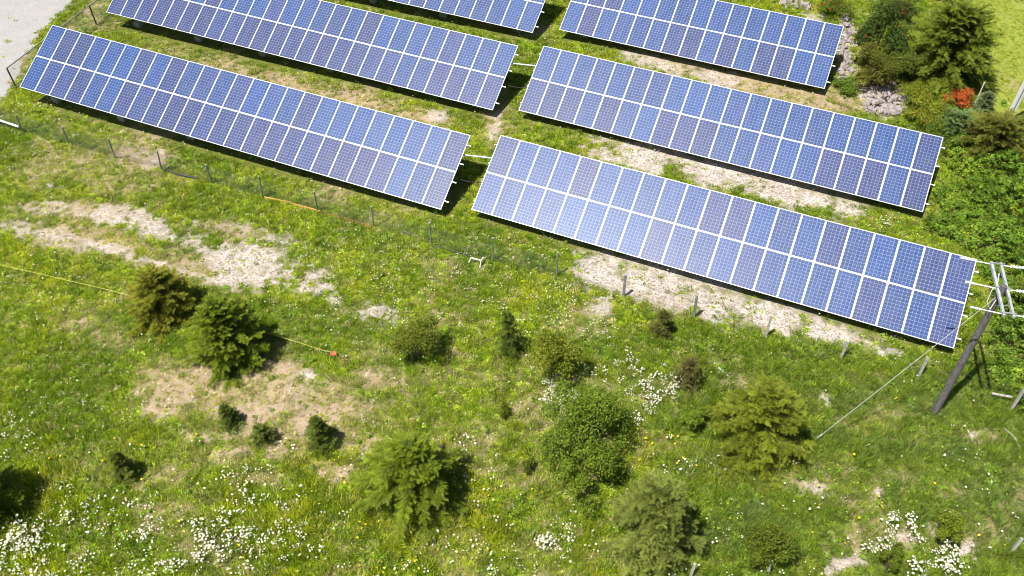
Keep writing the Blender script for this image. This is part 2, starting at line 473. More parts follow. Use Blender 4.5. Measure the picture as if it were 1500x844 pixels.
ROAD_L = [(-900, 700), (-30, 190), (12, 128), (40, 80), (78, 28), (112, -6), (190, -120), (-300, -300), (-1200, 0)]
def inside(px, py, poly):
    r = np.zeros(px.shape, bool)
    n = len(poly)
    for i in range(n):
        (x1, y1), (x2, y2) = poly[i], poly[(i + 1) % n]
        c = ((y1 > py) != (y2 > py)) & (px < (x2 - x1) * (py - y1) / ((y2 - y1) if y2 != y1 else 1e-9) + x1)
        r ^= c
    return r

def near_px(x, y):
    px, py, dep = to_px(np.stack([x, y, gz(x, y)], -1))
    bad = dep < 3
    return np.where(bad, -9999.0, px), np.where(bad, 9999.0, py)

def cover_maps(x, y):
    px, py = near_px(x, y)
    nz = 0.55 * fbm(x / 0.9, y / 0.9, 21, 4) + 0.45 * fbm(x / 0.25, y / 0.25, 33, 2)
    n2 = fbm(x / 2.2, y / 2.2, 55, 4)
    road = inside(px + (nz - .5) * 34, py + (nz - .5) * 26, ROAD_L).astype(float)
    bare = cover(px, py, BARE, nz, .75) * np.clip((fbm(x / .4, y / .4, 59, 4) - .30) * 6, .58, 1)
    straw = np.clip(cover(px, py, STRAW, 0.65 * nz + 0.35 * n2, 0.7) * 1.25, 0, 1.1)
    straw = np.maximum(straw, np.clip((0.6 * n2 + .4 * nz - 0.57) * 5.0, 0, 0.55))
    dirt = cover(px, py, DIRT, nz, .9) * np.clip((fbm(x / .55, y / .55, 58, 4) - .38) * 7, .22, 1)
    straw = np.maximum(straw, dirt * .9)
    global LAST_DIRT
    LAST_DIRT = dirt
    lush = np.maximum(cover(px, py, LUSH, n2, 0.8), np.clip((fbm(x / 3.1, y / 3.1, 77, 3) - 0.55) * 4, 0, .7))
    blue = cover(px, py, BLUE, nz, 0.7)
    lawn = inside(px, py, [(1405, -200), (1425, 30), (1455, 110), (1440, 150), (1478, 210), (1540, 230), (2600, 400), (2600, -300)]).astype(float)
    return px, py, road, bare, straw, lush, blue, lawn, n2

# ------------------------------------------------------------------ the ground sheet
def build_ground():
    def axis(a, b, st, lo, hi):
        far = [lo, lo * .5 + a * .5, a - 60, a - 25, a - 8, a - 2]
        return np.array([v for v in far if v < a - .5] + list(np.arange(a, b, st)) + [b + 2, b + 8, b + 25, b + 60, hi * .4, hi])
    xs = axis(-60.0, 25.0, 0.145, -1500, 1500)
    ys = axis(-1.0, 67.0, 0.145, -1500, 1500)
    X, Y = np.meshgrid(xs, ys)
    x, y = X.ravel(), Y.ravel()
    z = gz(x, y)
    far = np.clip(np.maximum(np.maximum(-61 - x, x - 26), np.maximum(-2 - y, y - 68)) / 10, 0, 1)
    z = z * (1 - far)
    px, py, road, bare, straw, lush, blue, lawn, n2 = cover_maps(x, y)
    z = z + (fbm(x / .35, y / .35, 91, 2) - .5) * 0.05 * (1 - far) * (1 - road)
    n3 = fbm(x / 0.5, y / 0.5, 101, 3)[:, None]
    soil = np.array([0.125, 0.140, 0.026]) * (0.7 + 0.6 * n3) + np.zeros((len(x), 3))
    soil = np.where(lawn[:, None] > 0, np.array([0.24, 0.28, 0.05]) * (0.85 + 0.3 * n3), soil)
    sw = np.clip(straw, 0, 1)[:, None]
    soil = soil * (1 - sw) + np.array([0.34, 0.265, 0.165]) * (0.75 + 0.5 * n3) * sw
    dw = np.clip(LAST_DIRT, 0, 1)[:, None]
    soil = soil * (1 - dw) + np.array([0.39, 0.30, 0.22]) * (0.72 + 0.5 * n3) * dw
    bw = np.clip(bare, 0, 1)[:, None]
    pale = np.array([0.455, 0.395, 0.355]) * (0.82 + 0.36 * n3)
    soil = soil * (1 - bw) + pale * bw
    rw = road[:, None]
    soil = soil * (1 - rw) + np.array([0.36, 0.345, 0.335]) * (0.92 + 0.16 * n3) * rw
    nx, ny = len(xs), len(ys)
    i = np.arange(nx - 1)[None, :] + (np.arange(ny - 1) * nx)[:, None]
    q = np.stack([i, i + 1, i + nx + 1, i + nx], -1).reshape(-1, 4)
    stone = np.clip(bare * .9 * (1 - road) + road * .2, 0, 1)
    me = fastmesh('ground', np.stack([x, y, z], 1), q, M_GROUND,
                  {'soil': ('FLOAT_COLOR', soil), 'stone': ('FLOAT', stone), 'road': ('FLOAT', road)}, smooth=True)
    tag(link('ground', me), kind='structure')
build_ground()

# ------------------------------------------------------------------ scattering (geometry nodes, geometry instances)
def scatter(name, P, rot, scl, idx, tint, variants, kind='stuff'):
    me = bpy.data.meshes.new(name)
    n = len(P)
    me.vertices.add(n)
    me.vertices.foreach_set('co', np.asarray(P, np.float32).ravel())
    for an, typ, arr, key in (('rot', 'FLOAT_VECTOR', rot, 'vector'), ('scl', 'FLOAT_VECTOR', scl, 'vector'), ('idx', 'INT', idx, 'value')):
        a = me.attributes.new(an, typ, 'POINT')
        a.data.foreach_set(key, np.asarray(arr, np.int32 if typ == 'INT' else np.float32).ravel())
    a = me.attributes.new('tint', 'FLOAT_COLOR', 'POINT')
    a.data.foreach_set('color', np.concatenate([tint, np.ones((n, 1))], 1).astype(np.float32).ravel())
    o = link(name, me)
    ng = bpy.data.node_groups.new(name + '_nodes', 'GeometryNodeTree')
    ng.interface.new_socket('Geometry', in_out='INPUT', socket_type='NodeSocketGeometry')
    ng.interface.new_socket('Geometry', in_out='OUTPUT', socket_type='NodeSocketGeometry')
    gi, go = ng.nodes.new('NodeGroupInput'), ng.nodes.new('NodeGroupOutput')
    ip = ng.nodes.new('GeometryNodeInstanceOnPoints')
    jn = ng.nodes.new('GeometryNodeJoinGeometry')
    for vme in variants:
        vo = bpy.data.objects.new(vme.name, vme)
        oi = ng.nodes.new('GeometryNodeObjectInfo')
        oi.inputs['Object'].default_value = vo
        ti = ng.nodes.new('GeometryNodeGeometryToInstance')
        ng.links.new(oi.outputs['Geometry'], ti.inputs[0])
        ng.links.new(ti.outputs[0], jn.inputs[0])
    def attr(nm, typ):
        a_ = ng.nodes.new('GeometryNodeInputNamedAttribute')
        a_.data_type = typ
        a_.inputs['Name'].default_value = nm
        return a_.outputs['Attribute']
    ng.links.new(gi.outputs[0], ip.inputs['Points'])
    ng.links.new(jn.outputs[0], ip.inputs['Instance'])
    ip.inputs['Pick Instance'].default_value = True
    ng.links.new(attr('idx', 'INT'), ip.inputs['Instance Index'])
    er = ng.nodes.new('FunctionNodeEulerToRotation')
    ng.links.new(attr('rot', 'FLOAT_VECTOR'), er.inputs[0])
    ng.links.new(er.outputs[0], ip.inputs['Rotation'])
    ng.links.new(attr('scl', 'FLOAT_VECTOR'), ip.inputs['Scale'])
    ng.links.new(ip.outputs[0], go.inputs[0])
    md = o.modifiers.new('scatter', 'NODES')
    md.node_group = ng
    return tag(o, kind=kind)

def tuft(name, seed, n, rad, h0, h1, w, lean, mat, leafy=False):
    r = np.random.default_rng(seed)
    V, Fq, B = [], [], []
    k = 0
    for i in range(n):
        a, d = r.uniform(0, 2 * math.pi), rad * math.sqrt(r.uniform())
        p = np.array([d * math.cos(a), d * math.sin(a), -0.01])
        h = r.uniform(h0, h1)
        la = a + r.normal(0, 0.9)
        ln = r.uniform(0.2, 1.0) * lean
        dr = np.array([math.cos(la) * ln, math.sin(la) * ln, 1.0])
        dr /= np.linalg.norm(dr)
        s = np.array([-math.sin(la), math.cos(la), 0]) * w * r.uniform(.7, 1.3) / 2
        m1 = p + dr * h * .55
        tip = m1 + (dr + np.array([math.cos(la) * ln, math.sin(la) * ln, -.35 * ln])) * h * .45
        wm = 1.9 if leafy else .8
        V += [p - s, p + s, m1 + s * wm, m1 - s * wm, tip + s * .12, tip - s * .12]
        Fq += [(k, k + 1, k + 2, k + 3), (k + 3, k + 2, k + 4, k + 5)]
        g = r.uniform(.72, 1.3)
        wrm = r.uniform(0.9, 1.15)
        B += [(g * wrm, g, g * .9)] * 6
        k += 6
    return fastmesh(name, V, Fq, mat, {'blade': ('FLOAT_COLOR', np.array(B))})

TUFTS = [tuft('grass_tuft', 100 + i, 34, .17, .07, .17, .020, .9, M_GRASS) for i in range(4)]
TUFTS += [tuft('grass_tuft', 120 + i, 26, .20, .16, .34, .024, .7, M_GRASS) for i in range(2)]
TUFTS += [tuft('grass_tuft', 140 + i, 22, .13, .04, .10, .045, 1.6, M_GRASS, True) for i in range(3)]

def ground_points(n, pxlo=-280, pxhi=1800, pylo=-110, pyhi=1090, seed=1):
    r = np.random.default_rng(seed)
    n = int(n * 1.28)
    x, y = r.uniform(-60, 24, n), r.uniform(0, 66, n)
    px, py = near_px(x, y)
    k = (px > pxlo) & (px < pxhi) & (py > pylo) & (py < pyhi)
    return x[k], y[k], r

THICK = [(1390, 205), (1388, 262), (1372, 318), (1340, 330), (1390, 352), (1440, 384), (1440, 420), (1462, 470), (1446, 520), (1456, 560), (1488, 586), (1520, 660), (1760, 700), (1760, 190), (1500, 175), (1440, 180)]

def build_grass():
    x, y, r = ground_points(290000, seed=5)
    px, py, road, bare, straw, lush, blue, lawn, n2 = cover_maps(x, y)
    clump = fbm(x / .45, y / .45, 140, 3)
    dens = 0.95 - 0.9 * np.clip(bare * 1.15, 0, 1) - 0.72 * np.clip(straw, 0, 1) * np.clip((.62 - clump) * 6, 0, 1)
    dens = dens * (1 - .62 * np.clip(LAST_DIRT * 1.3, 0, 1) * (clump < .56))
    dens = np.where(bare > .55, np.where(clump > .62, .40, .022), dens)
    dens = np.where(road > 0, 0.004, dens)
    dens = np.where(lawn > 0, .62, dens)
    dens *= np.where((px < -60) | (px > 1560) | (py < -40) | (py > 900), .5, 1.0)
    dens *= np.where(inside(px, py, THICK), .3, 1)
    for o, (c0, c1) in ((ORG['a'], (0, 25)), (ORG['b'], (0, 25)), (ORG['c'], (8, 25)), (ORG['d'], (0, 21)), (ORG['e'], (0, 20)), (ORG['f'], (0, 15))):
        under = (x > o[0] + c0 * PX + .2) & (x < o[0] + c1 * PX + .3) & (y > o[1] - .05) & (y < o[1] + 3.0)
        dens = np.where(under, dens * .06, dens)               # hardly anything grows in the shade of the tables
    keep = r.uniform(size=len(x)) < dens
    x, y, px, py, bare, straw, lush, blue, lawn, n2, clump = [a[keep] for a in (x, y, px, py, bare, straw, lush, blue, lawn, n2, clump)]
    n = len(x)
    rv = r.uniform(size=n)
    n4 = .6 * fbm(x / 1.2, y / 1.2, 160, 3) + .4 * fbm(x / 4.5, y / 4.5, 170, 2)
    base = np.array([0.325, 0.425, 0.028])[None] * (0.50 + 1.0 * r.uniform(size=(n, 1)))
    yel = np.array([0.540, 0.570, 0.032])
    grn = np.array([0.140, 0.250, 0.014])
    def mix(a, b, w): return a * (1 - w[:, None]) + b * w[:, None]
    c = mix(base, yel * (0.8 + 0.4 * r.uniform(size=(n, 1))), np.clip((n4 - .49) * 3.2, 0, .8))
    c = mix(c, grn * (0.6 + 0.7 * r.uniform(size=(n, 1))), np.clip(lush * .8 + (rv < .28) * .85, 0, .95))
    st = np.array([0.58, 0.49, 0.29])
    c = mix(c, st * (0.65 + 0.6 * r.uniform(size=(n, 1))), np.clip(straw * .62 * (r.uniform(size=n) < .75) + (rv > .90) * .75, 0, .9))
    c = mix(c, np.array([0.16, 0.25, 0.09]) * (0.8 + 0.5 * r.uniform(size=(n, 1))), np.clip(blue, 0, .9))
    rt = np.clip((px - 900) / 200, 0, 1) * np.clip((py - 470) / 100, 0, 1) * (.35 + .5 * fbm(x / .9, y / .9, 180, 3))
    c = mix(c, np.array([0.215, 0.315, 0.050]) * (0.45 + 0.8 * r.uniform(size=(n, 1))), np.clip(rt, 0, .8))
    lw = np.array([0.36, 0.41, 0.045])
    c = mix(c, lw * (0.85 + 0.3 * r.uniform(size=(n, 1))), lawn * .9)
    tall = np.clip((py - 470) / 300, 0, 1) * np.clip((n4 - .3) * 2.5, .15, 1) * (1 - np.clip(straw, 0, 1) * .7)
    right = np.clip((px - 850) / 200, 0, 1) * np.clip((py - 430) / 120, 0, 1)
    tall = np.maximum(tall, right * (.35 + .6 * n4))
    idx = np.where(r.uniform(size=n) < .04 + .40 * tall + .3 * blue, r.integers(4, 6, n), np.where(r.uniform(size=n) < .48, r.integers(6, 9, n), r.integers(0, 4, n)))
    s = (0.55 + .42 * r.uniform(size=n)) * (1 + .35 * tall) * (1 - .4 * lawn) * (1 - .25 * np.clip(straw, 0, 1)) * (1 - .45 * np.clip(bare, 0, 1))
    zz = s * (0.8 + .5 * r.uniform(size=n)) * (1 + .35 * tall) * (1 - .3 * lawn)
    rot = np.stack([r.normal(0, .15, n), r.normal(0, .15, n), r.uniform(0, 6.28, n)], 1)
    scatter('grass', np.stack([x, y, gz(x, y)], 1), rot, np.stack([s, s, zz], 1), idx, c, TUFTS)
build_grass()

# daisies and buttercups, uncountable
def flower_head(name, seed, heads, spread, rad, hh):
    r = np.random.default_rng(seed)
    V, Fq, B = [], [], []
    for h in range(heads):
        a, d = r.uniform(0, 6.28), spread * math.sqrt(r.uniform())
        c = np.array([d * math.cos(a), d * math.sin(a), hh * r.uniform(.7, 1.2)])
        rr = rad * r.uniform(.75, 1.2)
        tl = r.normal(0, .22, 2)
        k = len(V)
        m = 8
        V += [c + np.array([0, 0, rr * .12])]
        B += [(1, .86, .42)] if heads < 50 else [(1, 1, 1)]
        for j in range(m):
            t = j * 2 * math.pi / m
            q = rr * (1.0 if j % 2 == 0 else .82)
            V.append(c + np.array([q * math.cos(t), q * math.sin(t), q * (math.cos(t) * tl[0] + math.sin(t) * tl[1])]))
            B.append((1, 1, 1))
        Fq += [(k, k + 1 + j, k + 1 + (j + 1) % m) for j in range(m)]
        k = len(V)                                    # stem
        V += [c, c + np.array([.004, 0, 0]), np.array([c[0] * .7, c[1] * .7, 0])]
        B += [(.18, .26, .05)] * 3
        Fq.append((k, k + 1, k + 2))
    return fastmesh(name, V, Fq, M_FLOWER, {'blade': ('FLOAT_COLOR', np.array(B))})
DAISY = [flower_head('daisy', 300 + i, k, .10, .030, .20) for i, k in enumerate((1, 1, 2, 3))]
CLUMP = [flower_head('daisy_clump', 310 + i, 8, .17, .033, .40) for i in range(3)]
DAISY_AREAS = [   # px, py, rx, ry, flowers per square metre
 (620, 400, 200, 60, 5.0), (560, 440, 140, 60, 4.5), (640, 350, 90, 26, 3.5), (480, 260, 60, 16, 2.6), (420, 255, 40, 16, 3), (820, 460, 60, 26, 13), (860, 480, 36, 20, 8), (720, 520, 130, 60, 1.6), (60, 210, 80, 60, 3), (30, 160, 40, 30, 5),
 (230, 200, 160, 50, 1.4), (130, 560, 140, 90, 1.6), (80, 440, 100, 60, 1.8), (50, 600, 60, 50, 2.2), (10, 640, 26, 24, 8), (790, 310, 40, 30, 4), (900, 215, 40, 22, 3), (800, 100, 50, 30, 1.5), (400, 15, 60, 10, 3), (1295, 335, 26, 9, 11), (1320, 345, 22, 8, 9),
 (1300, 500, 26, 8, 12), (1350, 545, 30, 14, 6), (1180, 500, 14, 6, 5), (1420, 590, 14, 10, 6), (1390, 690, 46, 26, 2.4), (1120, 840, 40, 10, 4), (980, 680, 50, 20, 3.0), (1000, 665, 26, 12, 4), (870, 740, 26, 12, 8), (760, 750, 40, 30, 2.2),
 (340, 712, 46, 18, 7), (90, 735, 24, 20, 8), (180, 760, 110, 26, 5), (160, 790, 130, 30, 9), (40, 800, 60, 40, 13), (60, 835, 90, 20, 16), (330, 785, 80, 40, 12), (370, 760, 30, 20, 9), (240, 830, 120, 20, 8), (420, 790, 60, 30, 9), (520, 800, 50, 26, 4),
 (640, 775, 50, 16, 6), (700, 820, 120, 20, 7), (810, 790, 40, 30, 9), (800, 825, 40, 18, 7), (690, 700, 30, 40, 7), (700, 690, 20, 30, 5), (520, 670, 40, 20, 2.4), (400, 730, 30, 20, 5), (600, 755, 30, 12, 5), (480, 650, 60, 40, .8), (540, 770, 40, 12, 4), (640, 590, 80, 30, 1.0),
 (860, 640, 130, 60, .5), (1240, 760, 120, 60, .35), (1000, 830, 40, 14, 3), (930, 590, 80, 50, 1.2), (560, 600, 60, 20, 1.5), (1460, 560, 30, 60, .8), (660, 120, 0, 0, 0), (200, 110, 60, 20, 1.0)]
CLUMP_AREAS = [(940, 555, 34, 18, 18), (950, 580, 32, 26, 24), (925, 615, 24, 14, 12), (865, 552, 20, 16, 13), (820, 585, 22, 20, 26), (850, 575, 20, 10, 5), (1308, 780, 18, 18, 16), (1300, 800, 18, 10, 12), (1375, 828, 32, 15, 12), (1400, 825, 16, 12, 8),
 (30, 820, 50, 30, 8), (55, 800, 30, 22, 7), (330, 790, 36, 26, 6), (815, 800, 30, 16, 5), (150, 780, 60, 22, 4), (260, 835, 26, 10, 7), (430, 800, 40, 26, 5), (380, 740, 20, 14, 3), (1295, 332, 10, 5, 7)]
BUTTER = [(850, 350, 14, 20, 3), (700, 400, 120, 60, 1.3), (560, 400, 160, 60, 1.2), (945, 650, 22, 16, 12), (940, 660, 40, 20, 5), (1290, 505, 20, 8, 10), (1275, 492, 16, 6, 8), (1400, 515, 30, 8, 8), (1350, 510, 40, 6, 6), (640, 690, 40, 20, 0), (500, 700, 14, 12, 5),
 (1070, 500, 40, 14, 3), (1030, 430, 50, 14, 1), (1280, 560, 40, 20, 2), (1250, 700, 80, 40, .8), (600, 830, 60, 12, 4), (240, 700, 200, 80, .5), (300, 300, 200, 60, .5), (1400, 590, 20, 10, 5), (1340, 160, 30, 16, 5), (560, 760, 40, 30, 1.5), (900, 320, 0, 0, 0)]

def build_flowers():
    def pts(areas, n, seed, bgd=0, nm_=''):
        x, y, r = ground_points(n, seed=seed)
        px, py = near_px(x, y)
        den = np.zeros(len(x))
        nz = fbm(x / .5, y / .5, seed + 200, 3)
        for cx, cy, rx, ry, d in areas:
            if rx <= 0: continue
            q = np.sqrt(((px - cx) / (rx * 1.35)) ** 2 + ((py - cy) / (ry * 1.35)) ** 2)
            den = np.maximum(den, d * np.clip((1.2 - q + (nz - .5) * 1.4) / .9, 0, 1))
        den = den * np.clip((nz - .28) * 3, 0.1, 1.5) * (3.0 if nm_ != 'daisy_clumps' else 2.4) + bgd * np.clip((nz - .3) * 4, 0, 2) * (1 + 1.2 * np.clip((py - 600) / 150, 0, 1))
        cand = n / (71.0 * 61.0)   # candidates per square metre
        k = r.uniform(size=len(x)) < den / cand
        return x[k], y[k], r, py[k]
    for nm, areas, seed, variants, tints, zs in (
            ('white_daisies', DAISY_AREAS, 31, DAISY, [(.76, .76, .74), (.74, .76, .62)], 1.0),
            ('daisy_clumps', CLUMP_AREAS, 32, CLUMP, [(.78, .78, .76), (.74, .74, .70)], 1.0),
            ('buttercups', BUTTER, 33, DAISY[:3], [(.75, .62, .03), (.70, .66, .10)], .9)):
        x, y, r, py = pts(areas, 190000, seed, {'white_daisies': 1.1, 'buttercups': .4}.get(nm, 0), nm)
        kk = ~inside(*near_px(x, y), ROAD_L) & ~inside(*near_px(x, y), THICK)
        x, y, py = x[kk], y[kk], py[kk]
        n = len(x)
        t = np.array(tints)[r.integers(0, 2, n)] * r.uniform(.9, 1.0, (n, 1))
        s = r.uniform(.42, 1.2, n) * np.where(py > 640, 1.15, .85)
        rot = np.stack([r.normal(0, .1, n), r.normal(0, .1, n), r.uniform(0, 6.28, n)], 1)
        scatter(nm, np.stack([x, y, gz(x, y)], 1), rot, np.stack([s, s, s * zs], 1), r.integers(0, len(variants), n), t, variants)
build_flowers()

# loose stones on the bare patches
def pebble(name, seed):
    r = np.random.default_rng(seed)
    v = np.array([(0, 0, 1), (1, 0, 0), (0, 1, 0), (-1, 0, 0), (0, -1, 0), (0, 0, -.6)], float) * r.uniform(.6, 1.2, (6, 1)) * np.array([1, .8, .6]) * .5
    f = [(0, 1, 2), (0, 2, 3), (0, 3, 4), (0, 4, 1), (5, 2, 1), (5, 3, 2), (5, 4, 3), (5, 1, 4)]
    return fastmesh(name, v, f, M_FLOWER, {'blade': ('FLOAT_COLOR', np.ones((6, 3)))})
def build_gravel():
    x, y, r = ground_points(190000, seed=44)
    px, py, road, bare, straw, lush, blue, lawn, n2 = cover_maps(x, y)
    k = (r.uniform(size=len(x)) < np.clip(np.maximum(bare, LAST_DIRT * .55) - .25, 0, 1) * .5) & (road == 0)
    x, y = x[k], y[k]
    n = len(x)
    g = r.uniform(.55, 1.25, (n, 1))
    t = np.array([.42, .37, .33]) * g * np.array([1, 1, 1]) + (r.uniform(size=(n, 1)) < .15) * np.array([.0, -.03, -.06])
    s = .03 + .085 * r.uniform(size=n) ** 3.5
    scatter('gravel', np.stack([x, y, gz(x, y) + .005], 1), np.stack([r.uniform(0, .6, n)] * 2 + [r.uniform(0, 6.28, n)], 1), np.stack([s, s, s], 1), r.integers(0, 3, n), np.clip(t, .02, .8), [pebble('pebble', 400 + i) for i in range(3)])
build_gravel()

# bramble thicket on the right, and low weeds
def leaf_cluster(name, seed, n, rad, size, mat):
    r = np.random.default_rng(seed)
    V, Fq, B = [], [], []
    for i in range(n):
        d = r.normal(size=3)
        d /= np.linalg.norm(d)
        d[2] = abs(d[2]) * .8
        c = d * rad * r.uniform(.35, 1)
        nr = np.array([r.normal(0, .5), r.normal(0, .5), 1.0]) + d * .5
        nr /= np.linalg.norm(nr)
        a = np.cross(nr, [math.cos(i * 2.4), math.sin(i * 2.4), .1])
        a /= np.linalg.norm(a)
        b = np.cross(nr, a)
        L, w = size * r.uniform(.7, 1.25), size * r.uniform(.32, .46)
        k = len(V)
        V += [c - a * L * .5, c + b * w - nr * .006 + a * L * .05, c + a * L * .5 - nr * .012, c - b * w - nr * .006 + a * L * .05]
        Fq += [(k, k + 1, k + 2), (k, k + 2, k + 3)]
        g = r.uniform(.65, 1.35)
        B += [(g, g, g)] * 4
    return fastmesh(name, V, Fq, mat, {'blade': ('FLOAT_COLOR', np.array(B))})
BRAM = [leaf_cluster('leaf_cluster', 500 + i, 18, .15, .088, M_THICKET) for i in range(4)]
def build_thicket():
    x, y, r = ground_points(250000, pxlo=1250, pxhi=1640, pylo=120, pyhi=760, seed=61)
    px, py = near_px(x, y)
    nz = fbm(x / .6, y / .6, 610, 3)
    j = (nz - .5)
    k = inside(px + j * 40, py + j * 30, THICK)
    x, y, nz = x[k], y[k], nz[k]
    lump = fbm(x / .75, y / .75, 620, 3)
    hgt = .10 + 2.6 * np.clip(lump - .28, 0, .5)
    hgt = hgt * (.42 + .58 * np.clip((px[k] - 1400) / 60, 0, 1))
    z = hgt * (1 - r.uniform(size=len(x)) ** 2.2 * .8)
    n = len(x)
    c = np.array([.140, .240, .018]) * r.uniform(.45, 1.4, (n, 1))
    ye = (fbm(x / 1.3, y / 1.3, 640, 2) > .55) & (r.uniform(size=n) < .5)
    c = np.where(ye[:, None], np.array([.24, .33, .025]) * r.uniform(.7, 1.2, (n, 1)), c)
    s = r.uniform(.7, 1.25, n)
    rot = np.stack([r.normal(0, .35, n), r.normal(0, .35, n), r.uniform(0, 6.28, n)], 1)
    scatter('bramble_thicket', np.stack([x, y, gz(x, y) + z], 1), rot, np.stack([s, s, s], 1), r.integers(0, 4, n), c, BRAM)
    # broad-leaved weeds through the lower meadow
    x, y, r = ground_points(75000, seed=66)
    px, py, road, bare, straw, lush, blue, lawn, n2 = cover_maps(x, y)
    m = fbm(x / .8, y / .8, 650, 3)
    right = np.clip((px - 780) / 150, 0, 1) * np.clip((py - 440) / 80, 0, 1)
    low = np.clip((py - 640) / 100, 0, 1) * .6
    edge = ((px > 1200) & (py < 210) & (lawn < .5)) * 1.0
    d = np.clip((m - .44) * 3.5, 0, 1) * np.clip(right * .8 + low * .7 + edge * .9 + .12, 0, 1) * (1 - np.clip(bare * 1.2 + straw * .5, 0, 1)) * (road < .5)
    k = r.uniform(size=len(x)) < d
    x, y = x[k], y[k]
    n = len(x)
    c = np.array([.185, .285, .026]) * r.uniform(.5, 1.35, (n, 1))
    s = r.uniform(.45, 1.0, n)
    rot = np.stack([r.normal(0, .3, n), r.normal(0, .3, n), r.uniform(0, 6.28, n)], 1)
    scatter('weeds', np.stack([x, y, gz(x, y) + .03 + .16 * r.uniform(size=n)], 1), rot, np.stack([s, s, s], 1), r.integers(0, 4, n), c, BRAM)
build_thicket()

# ------------------------------------------------------------------ solar tables
CT, ST = math.cos(TILT), math.sin(TILT)
def sl_pt(o, i, v, d=0.0):
    """point on a table: i columns along, v metres up the slope, d metres above the glass"""
    return np.array([o[0] + i * PX, o[1] + v * CT - d * ST, o[2] + v * ST + d * CT])
PW, PH, FW = 1.004, 1.950, 0.026
def panel_meshes():
    fr = MB()
    for (cx, cy, sx, sy) in ((0, -(PH - FW) / 2, PW, FW), (0, (PH - FW) / 2, PW, FW), (-(PW - FW) / 2, 0, FW, PH - 2 * FW), ((PW - FW) / 2, 0, FW, PH - 2 * FW)):
        fr.box((cx, cy, -.017), (sx, sy, .040))
    fr.box((0, 0, -.020), (PW - 2 * FW, PH - 2 * FW, .008))                     # white backsheet with its bright margin
    fm = fr.mesh('solar_panel', M_ALU)
    w, h = PW - 2 * FW - .016, PH - 2 * FW - .016
    cm = MB()
    cm.add([(-w / 2, -h / 2, -.004), (w / 2, -h / 2, -.004), (w / 2, h / 2, -.004), (-w / 2, h / 2, -.004),
            (-w / 2, -h / 2, -.015), (w / 2, -h / 2, -.015), (w / 2, h / 2, -.015), (-w / 2, h / 2, -.015)],
           [(0, 1, 2, 3), (4, 5, 1, 0), (5, 6, 2, 1), (6, 7, 3, 2), (7, 4, 0, 3)])
    c = cm.mesh('cell_sheet', M_CELL)
    uv = c.uv_layers.new(name='cells')
    for li, l in enumerate(c.loops):
        v = c.vertices[l.vertex_index].co
        uv.data[li].uv = ((v.x + w / 2) / w * 6, (v.y + h / 2) / h * 12)
    return fm, c
FRAME_ME, CELL_ME = panel_meshes()
BLUE_C, PURP_C = (0.005, 0.044, 0.185), (0.019, 0.029, 0.120)
